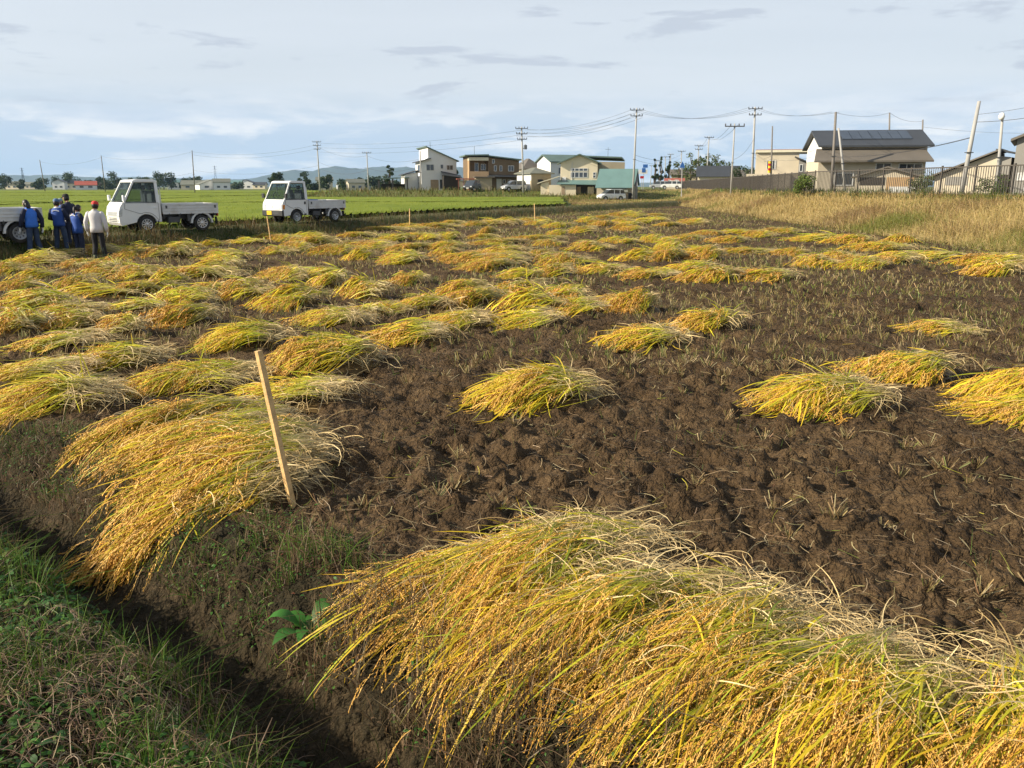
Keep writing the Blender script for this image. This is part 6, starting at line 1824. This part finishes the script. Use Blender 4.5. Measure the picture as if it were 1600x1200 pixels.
def pole(key, px, py, Y, pxb, label, r=.14, arms=0, m=M_CONC, z=None, trans=False, group=None, hi=None):
    xb = XY(pxb, Y, 1.4); z = float(H0(xb, Y)) if z is None else z
    xt, _, zt = atY(px, py, Y)
    e = empty('utility_pole', (xb, Y, z), 0, label, 'utility pole', group)
    h = zt - z; dx = xt - xb
    MB().tube([(0, 0, -.5), (dx * .5, 0, h * .5), (dx, 0, h)], [r, r * .86, r * .68], 10).build('pole_shaft', m, e, smooth=True)
    fx_ = lambda q: dx * q / h
    for a in range(arms):
        za = h - .25 - .75 * a; c = fx_(za); w = .9 - .1 * a
        arm = MB().box(c - w, c + w, -.05 - r, .05 - r, za - .045, za + .045).build('crossarm', M_DARKST, e)
        for k_ in (-1, -.45, .45, 1):
            MB().lathe([(0, .035), (.05, .07), (.10, .045), (.15, .07), (.20, .03), (.22, .001)], 'z', (c + w * .95 * k_, -r, za + .045), 8).build('insulator', M_INSUL, arm)
    if trans:
        zt_ = h * .66; MB().lathe([(0, .22), (.04, .25), (.55, .25), (.60, .20), (.68, .06)], 'z', (fx_(zt_) + .45, 0, zt_), 12).build('transformer', M_INSUL, e)
        MB().box(fx_(zt_), fx_(zt_) + .5, -.04, .04, zt_ + .1, zt_ + .18).build('bracket', M_DARKST, e)
    MB().box(fx_(h * .45) - r - .05, fx_(h * .45) + r + .05, -r - .02, r + .02, h * .45, h * .45 + .05).build('band', M_DARKST, e)
    POLES[key] = (xb, Y, z, dx, h)
    return e


def pt(key, q, off=0.0):
    xb, Y, z, dx, h = POLES[key]; return Vector((xb + dx * q + off, Y, z + h * q))


G_P = 'far utility poles across the paddies'
pole('a', 62, 250, 250, 70, 'bare far pole behind the waiting group, leaning left', .15, 0, M_POLEDK)
pole('b', 158, 243, 225, 164, 'bare far pole just left of the white truck cab', .14, 0, M_POLEDK)
pole('c', 300, 235, 200, 304, 'bare far pole above the white truck bed', .14, 0, M_POLEDK)
pole('d', 495, 220, 180, 500, 'utility pole with stacked crossarms right of the lone dark trees', .16, 3)
pole('e', 573, 237, 168, 576, 'slim pale pole left of the open carport', .13, 1)
pole('f', 657, 236, 131, 657, 'grey pole standing before the corner of the tall white house', .12, 0)
pole('g', 815, 198, 120.5, 818, 'utility pole with transformer before the cream shed', .15, 3, trans=True)
pole('h', 995, 169, 112, 989, 'tall pale utility pole beside the teal-roofed building', .15, 2)
pole('i', 1180, 167, 108, 1174, 'tall utility pole with wide crossarm before the beige house', .16, 2)
pole('j', 1148, 193, 77, 1142, 'slim pole with one crossarm standing on the grass bank', .085, 1, z=1.2)
pole('k', 1108, 213, 165, 1103, 'pole with single crossarm beside the cream roadside house', .15, 1, z=1.5)
pole('l', 1092, 226, 180, 1089, 'pole with transformer before the olive roadside trees', .15, 2, z=1.5, trans=True)
pole('m', 1065, 235, 200, 1063, 'crossarmed pole behind the blue pointer sign', .15, 1, z=1.5)
pole('o', 1207, 197, 92, 1204, 'slim pole with striped yellow and red guard', .10, 0, M_POLEDK, z=1.5)
pole('p', 1306, 175, 67, 1299, 'weathered pole before the solar panel house', .13, 0, M_POLEDK, z=1.5)
pole('q', 1390, 176, 100, 1388, 'dark pole rising behind the solar panel roof ridge', .12, 0, M_POLEDK, z=1.5)
pole('r', 1442, 187, 92, 1438, 'dark pole rising behind the solar house gable end', .11, 0, M_POLEDK, z=1.5)
pole('s', 1530, 158, 50, 1501, 'thick bare concrete pole leaning right at the tan shed', .14, 0, M_CONC, z=1.5)
pole('t', 1567, 176, 51, 1556, 'pale lamp pole beside the dark grey house', .10, 0, M_CONC, z=1.5)
pole('u', 1310, 200, 66, 1322, 'short slanting brace pole propping the weathered pole', .10, 0, M_CONC, z=1.5)
for k_, (px, py, Y) in enumerate(((1048, 240, 240), (1040, 244, 260), (1030, 250, 290), (1026, 250, 310), (1018, 258, 340))):
    pole('v%d' % k_, px, py, Y, px - 2, 'far roadside pole in the crowded line of poles', .17, 1, z=1.5, group='far roadside poles')
e = bpy.data.objects.new('street_lamp', None); col.objects.link(e); p = pt('t', .955); e.location = p; tag(e, 'round white lamp head on the pale pole', 'lamp')
MB().lathe([(-.22, .02), (-.18, .14), (.0, .18), (.16, .12), (.2, .01)], 'z', (-.12, -.12, 0), 14).build('globe', M_WALLW, e, smooth=True)
MB().tube([(0, 0, .1), (-.12, -.12, .16)], .02, 6).build('bracket', M_DARKST, e)
# striped guard on pole o
xb, Y_, z_, dx_, h_ = POLES['o']
e = empty('pole_guard', (xb, Y_ - .13, z_ + .3), 0, 'yellow and red striped guard strapped to a slim pole', 'guard')
gx, _, gz0 = atY(1201, 270, Y_); _, _, gz1 = atY(1201, 252, Y_)
for i in range(5):
    a = gz0 + (gz1 - gz0) * i / 5 - e.location.z; b_ = gz0 + (gz1 - gz0) * (i + .98) / 5 - e.location.z
    MB().lathe([(a, .15), (b_, .15)], 'z', (gx - xb, 0, 0), 10).build('stripe', M_YELLOW if i % 2 == 0 else M_RED, e)


def wire(a, b, sag, r=.02, label=None, group='overhead wires'):
    n = 14; P = []
    a, b = Vector(a), Vector(b)
    for i in range(n + 1):
        t = i / n; p = a.lerp(b, t); p.z -= sag * 4 * t * (1 - t); P.append(tuple(p))
    mb = MB().tube(P, r, 4, False)
    return tag(mb.build('power_cable', M_CABLE), label, 'cable', group)


def spans(k1, k2, qs, sag, offs, r, label):
    for q1, q2 in qs:
        for o in offs: wire(pt(k1, q1, o), pt(k2, q2, o), sag, r, label)


spans('g', 'h', [(.96, .98), (.91, .94), (.86, .90)], .9, (-.8, .8), .016, 'overhead cable from transformer pole to the tall pale pole')
spans('d', 'g', [(.96, .95), (.88, .88), (.80, .80)], .9, (0.0,), .018, 'overhead cable sagging between crossarmed poles above the white house')
spans('h', 'i', [(.98, .99)], 1.2, (-.85, 0, .85), .016, 'overhead cable from tall pale pole to wide-armed pole')
spans('i', 'p', [(.99, 1.0)], .6, (-.3, .3), .013, 'overhead cable from wide-armed pole to weathered pole')
spans('p', 'q', [(.99, 1.0)], .35, (0,), .014, 'overhead cable over the solar panel roof')
spans('q', 'r', [(1.0, .98)], .4, (0,), .016, 'overhead cable behind the solar house gable end')
spans('c', 'd', [(.97, .93), (.9, .86), (.55, .55)], 1.3, (0,), .018, 'overhead cable from bare far pole to crossarmed pole')
spans('b', 'c', [(.97, .97), (.5, .5)], 1.3, (0,), .018, 'overhead cable between the bare far poles over truck')
spans('a', 'b', [(.95, .95)], 1.3, (0,), .018, 'overhead cable between the leftmost bare far poles')
spans('d', 'e', [(.9, .9), (.62, .62), (.5, .55)], 1.0, (0,), .02, 'overhead cable from crossarmed pole to the slim carport pole')
spans('e', 'f', [(.9, .8), (.6, .62)], .8, (0,), .018, 'overhead cable from slim carport pole to white house')
spans('i', 'j', [(.62, .5)], .5, (0,), .014, 'overhead cable dipping to the slim bank pole')
spans('i', 'o', [(.45, .55), (.42, .5)], .5, (0,), .014, 'overhead cable low between wide-armed pole and guarded pole')
spans('o', 'p', [(.6, .62), (.5, .55)], .5, (0,), .012, 'overhead cable from guarded pole to weathered pole')
spans('p', 's', [(.45, .62)], .35, (-.05, .05, .12), .011, 'thick cable climbing from solar house to leaning pole')
spans('h', 'm', [(.45, .8), (.5, .9)], 1.0, (0,), .02, 'overhead cable receding toward the far roadside poles')
spans('j', 'k', [(.98, .99)], .9, (-.3, .3), .014, 'overhead cable from slim bank pole along the road')
spans('k', 'l', [(.98, .98)], .8, (-.3, .3), .018, 'overhead cable between roadside poles')
x2, y2, z2 = atY(1720, 138, 46)
wire(pt('s', .86), (x2, y2, z2), .2, .012, 'overhead cable leaving the leaning pole past the lamp')
x2, y2, z2 = atY(1720, 158, 46); wire(pt('s', .78), (x2, y2, z2), .25, .018, 'overhead cable leaving the leaning pole past the lamp')
x2, y2, z2 = atY(1720, 205, 80); wire(pt('r', .9), (x2, y2, z2), .4, .014, 'thin overhead cable running behind the leaning pole')


# ================================================================== signs, parked cars, far pylons
def sign(name, label, px, py, Y, pxb, shape, m, z=1.5):
    xb = XY(pxb, Y, 1.4); e = empty(name, (xb, Y, z), 0, label, 'sign'); xt, _, zt = atY(px, py, Y)
    MB().tube([(0, 0, -.4), (xt - xb, 0, zt - z)], .04, 8).build('sign_post', M_CONC, e)
    c = Vector((xt - xb, -.06, zt - z)); MB().prism([(c.x + a, c.z + b) for a, b in shape], 'y', -.09, -.05).build('sign_face', m, e)
    return e


M_SBLUE = mat('sign_blue', (0.03, 0.13, 0.42), .5, .05)
sign('road_sign', 'blue pointed road sign on a slim post at the road bend', 1066, 258, 72, 1065, [(-.22, -.22), (.22, -.22), (.12, .1), (0, .30), (-.12, .1)], M_SBLUE)
sg = sign('road_sign', 'tall blue and white shop sign beside the far road', 1006, 268, 140, 1005, [(-.9, -.4), (.6, -.4), (.6, .3), (-.9, .3)], M_WALLW)
MB().box(-.35, .25, -.12, -.08, 2.8, 3.5).build('sign_face', M_SBLUE, sg); MB().box(-.2, .6, -.12, -.08, 3.55, 4.1).build('sign_face', M_SBLUE, sg)
sign('road_sign', 'small red sign low beside the far road', 1003, 277, 135, 1003, [(-.3, -.2), (.3, -.2), (.3, .2), (-.3, .2)], M_RED)


def car(label, px, Y, rz, paint, van=False, z=None, group=None):
    x = XY(px, Y, 1.4); e = empty('parked_car', (x, Y, float(H0(x, Y)) if z is None else z), R(rz), label, 'car', group)
    Z = 1.75 if van else 1.5
    body = [(1.75, .30), (1.85, .45), (1.82, .68), (1.2 if not van else 1.55, .90), (-1.75, .95), (-1.85, .7), (-1.85, .32)]
    pr = [(-1.85, .30)] + arc(-1.1, .3, .34, 180, 0, 8) + arc(1.15, .3, .34, 180, 0, 8) + [(1.75, .30), (1.85, .45), (1.82, .68), (1.25 if not van else 1.5, .92), (-1.78, .95), (-1.87, .7)]
    MB().prism(pr, 'y', -.74, .74).build('body', paint, e, .05)
    c = [(1.2, .92), (.55, Z - .06), (.3, Z), (-1.3, Z), (-1.6, Z - .1), (-1.76, .95)] if not van else [(1.48, .92), (.9, Z - .06), (.7, Z), (-1.5, Z), (-1.7, Z - .1), (-1.77, .95)]
    MB().prism(c, 'y', -.66, .66).build('cabin', M_PANE, e, .04)
    f = .8 if van else .5
    rp = [(c[1][0] + .02, Z - .07), (c[2][0], Z + .02), (c[3][0], Z + .02), (c[4][0] - .02, Z - .11)]
    MB().prism(rp, 'y', -.675, .675).build('roof', paint, e, .02)
    for s in (-1, 1):
        for xx in (-.15, -1.0): MB().hexa([(xx - .05, s * .665 - .012, .93), (xx + .05, s * .665 - .012, .93), (xx + .05, s * .665 + .012, .93), (xx - .05, s * .665 + .012, .93)], [(xx - .05, s * .66 - .012, Z - .02), (xx + .05, s * .66 - .012, Z - .02), (xx + .05, s * .66 + .012, Z - .02), (xx - .05, s * .66 + .012, Z - .02)]).build('door_post', paint, e)
        MB().box(1.78, 1.845, s * .55 - .14, s * .55 + .14, .55, .70).build('headlight', M_LAMP, e, .02); MB().box(-1.885, -1.84, s * .58 - .1, s * .58 + .1, .6, .85).build('tail_lamp', M_RED, e, .02)
        for xx in (-1.1, 1.15):
            w = empty_part('wheel', (xx, s * .66, .3), e)
            MB().lathe([(-.09, .18), (-.09, .27), (-.05, .3), (.05, .3), (.09, .27), (.09, .18)], 'y', n=18).build('tyre', M_TYRE, w, smooth=True); MB().lathe([(s * .085, .19), (s * .05, .15), (s * .07, .001)], 'y', n=14).build('rim', M_STEEL, w)
    MB().box(1.83, 1.865, -.2, .2, .36, .46).build('number_plate', M_WALLW, e)
    return e


M_SILVER = mat('silver_paint', (0.45, 0.47, 0.50), .3, .05, metal=.3)
M_CARDK = mat('dark_car_paint', (0.05, 0.055, 0.06), .3, .05)
car('silver car parked nose out beside the brown house', 803, 122, 205, M_SILVER, False)
car('white car parked before the teal-roofed building', 955, 110.5, 200, M_WHITE, False)
car('dark car just showing behind the low garage pier', 738, 122.5, 250, M_CARDK, False)
car('white car parked at the far roadside by the rail end', 1048, 150, 170, M_WHITE, False, 1.5)
car('silver car parked at the far roadside by the rail end', 1030, 158, 170, M_SILVER, False, 1.5)


def pylon(px, py, Y, label):
    x = XY(px, Y, 1); _, _, zt = atY(px, py, Y); e = empty('pylon', (x, Y, .2), R(20), label, 'pylon', 'distant lattice pylons'); h = zt - .2; w = h * .09
    mb = MB(); L = [(0, w), (.35, w * .6), (.7, w * .3), (1, w * .08)]
    for sx in (-1, 1):
        for sy in (-1, 1): mb.tube([(sx * q, sy * q, h * t) for t, q in L], .25, 4)
    for (t0, q0), (t1, q1) in zip(L[:-1], L[1:]):
        for sy in (-1, 1): mb.tube([(-q0, sy * q0, h * t0), (q1, sy * q1, h * t1)], .15, 4).tube([(q0, sy * q0, h * t0), (-q1, sy * q1, h * t1)], .15, 4)
    mb.build('lattice', M_DARKST, e)
    for t in (.72, .84, .95):
        MB().tube([(-w * 1.1, 0, h * t), (0, 0, h * t + .6), (w * 1.1, 0, h * t)], .2, 4).build('arm', M_DARKST, e)


pylon(38, 262, 1500, 'distant lattice pylon behind the village left of the bare poles')
pylon(338, 259, 1500, 'distant lattice pylon behind the village right of the truck')

# ================================================================== the air between here and the hills
m = bpy.data.materials.new('haze_air'); m.use_nodes = True; t = m.node_tree
for n_ in list(t.nodes):
    if n_.type != 'OUTPUT_MATERIAL': t.nodes.remove(n_)
pv = t.nodes.new('ShaderNodeVolumePrincipled'); pv.inputs['Color'].default_value = (0.45, 0.67, 1.0, 1); pv.inputs['Density'].default_value = 0.000075; pv.inputs['Anisotropy'].default_value = 0.0
t.links.new(pv.outputs[0], t.nodes['Material Output'].inputs['Volume'])
tag(MB().box(-9800, 9800, -500, 8200, -5.5, 215).build('haze', m), 'thin bluish haze between the field and the far hills', 'haze', kind='stuff')
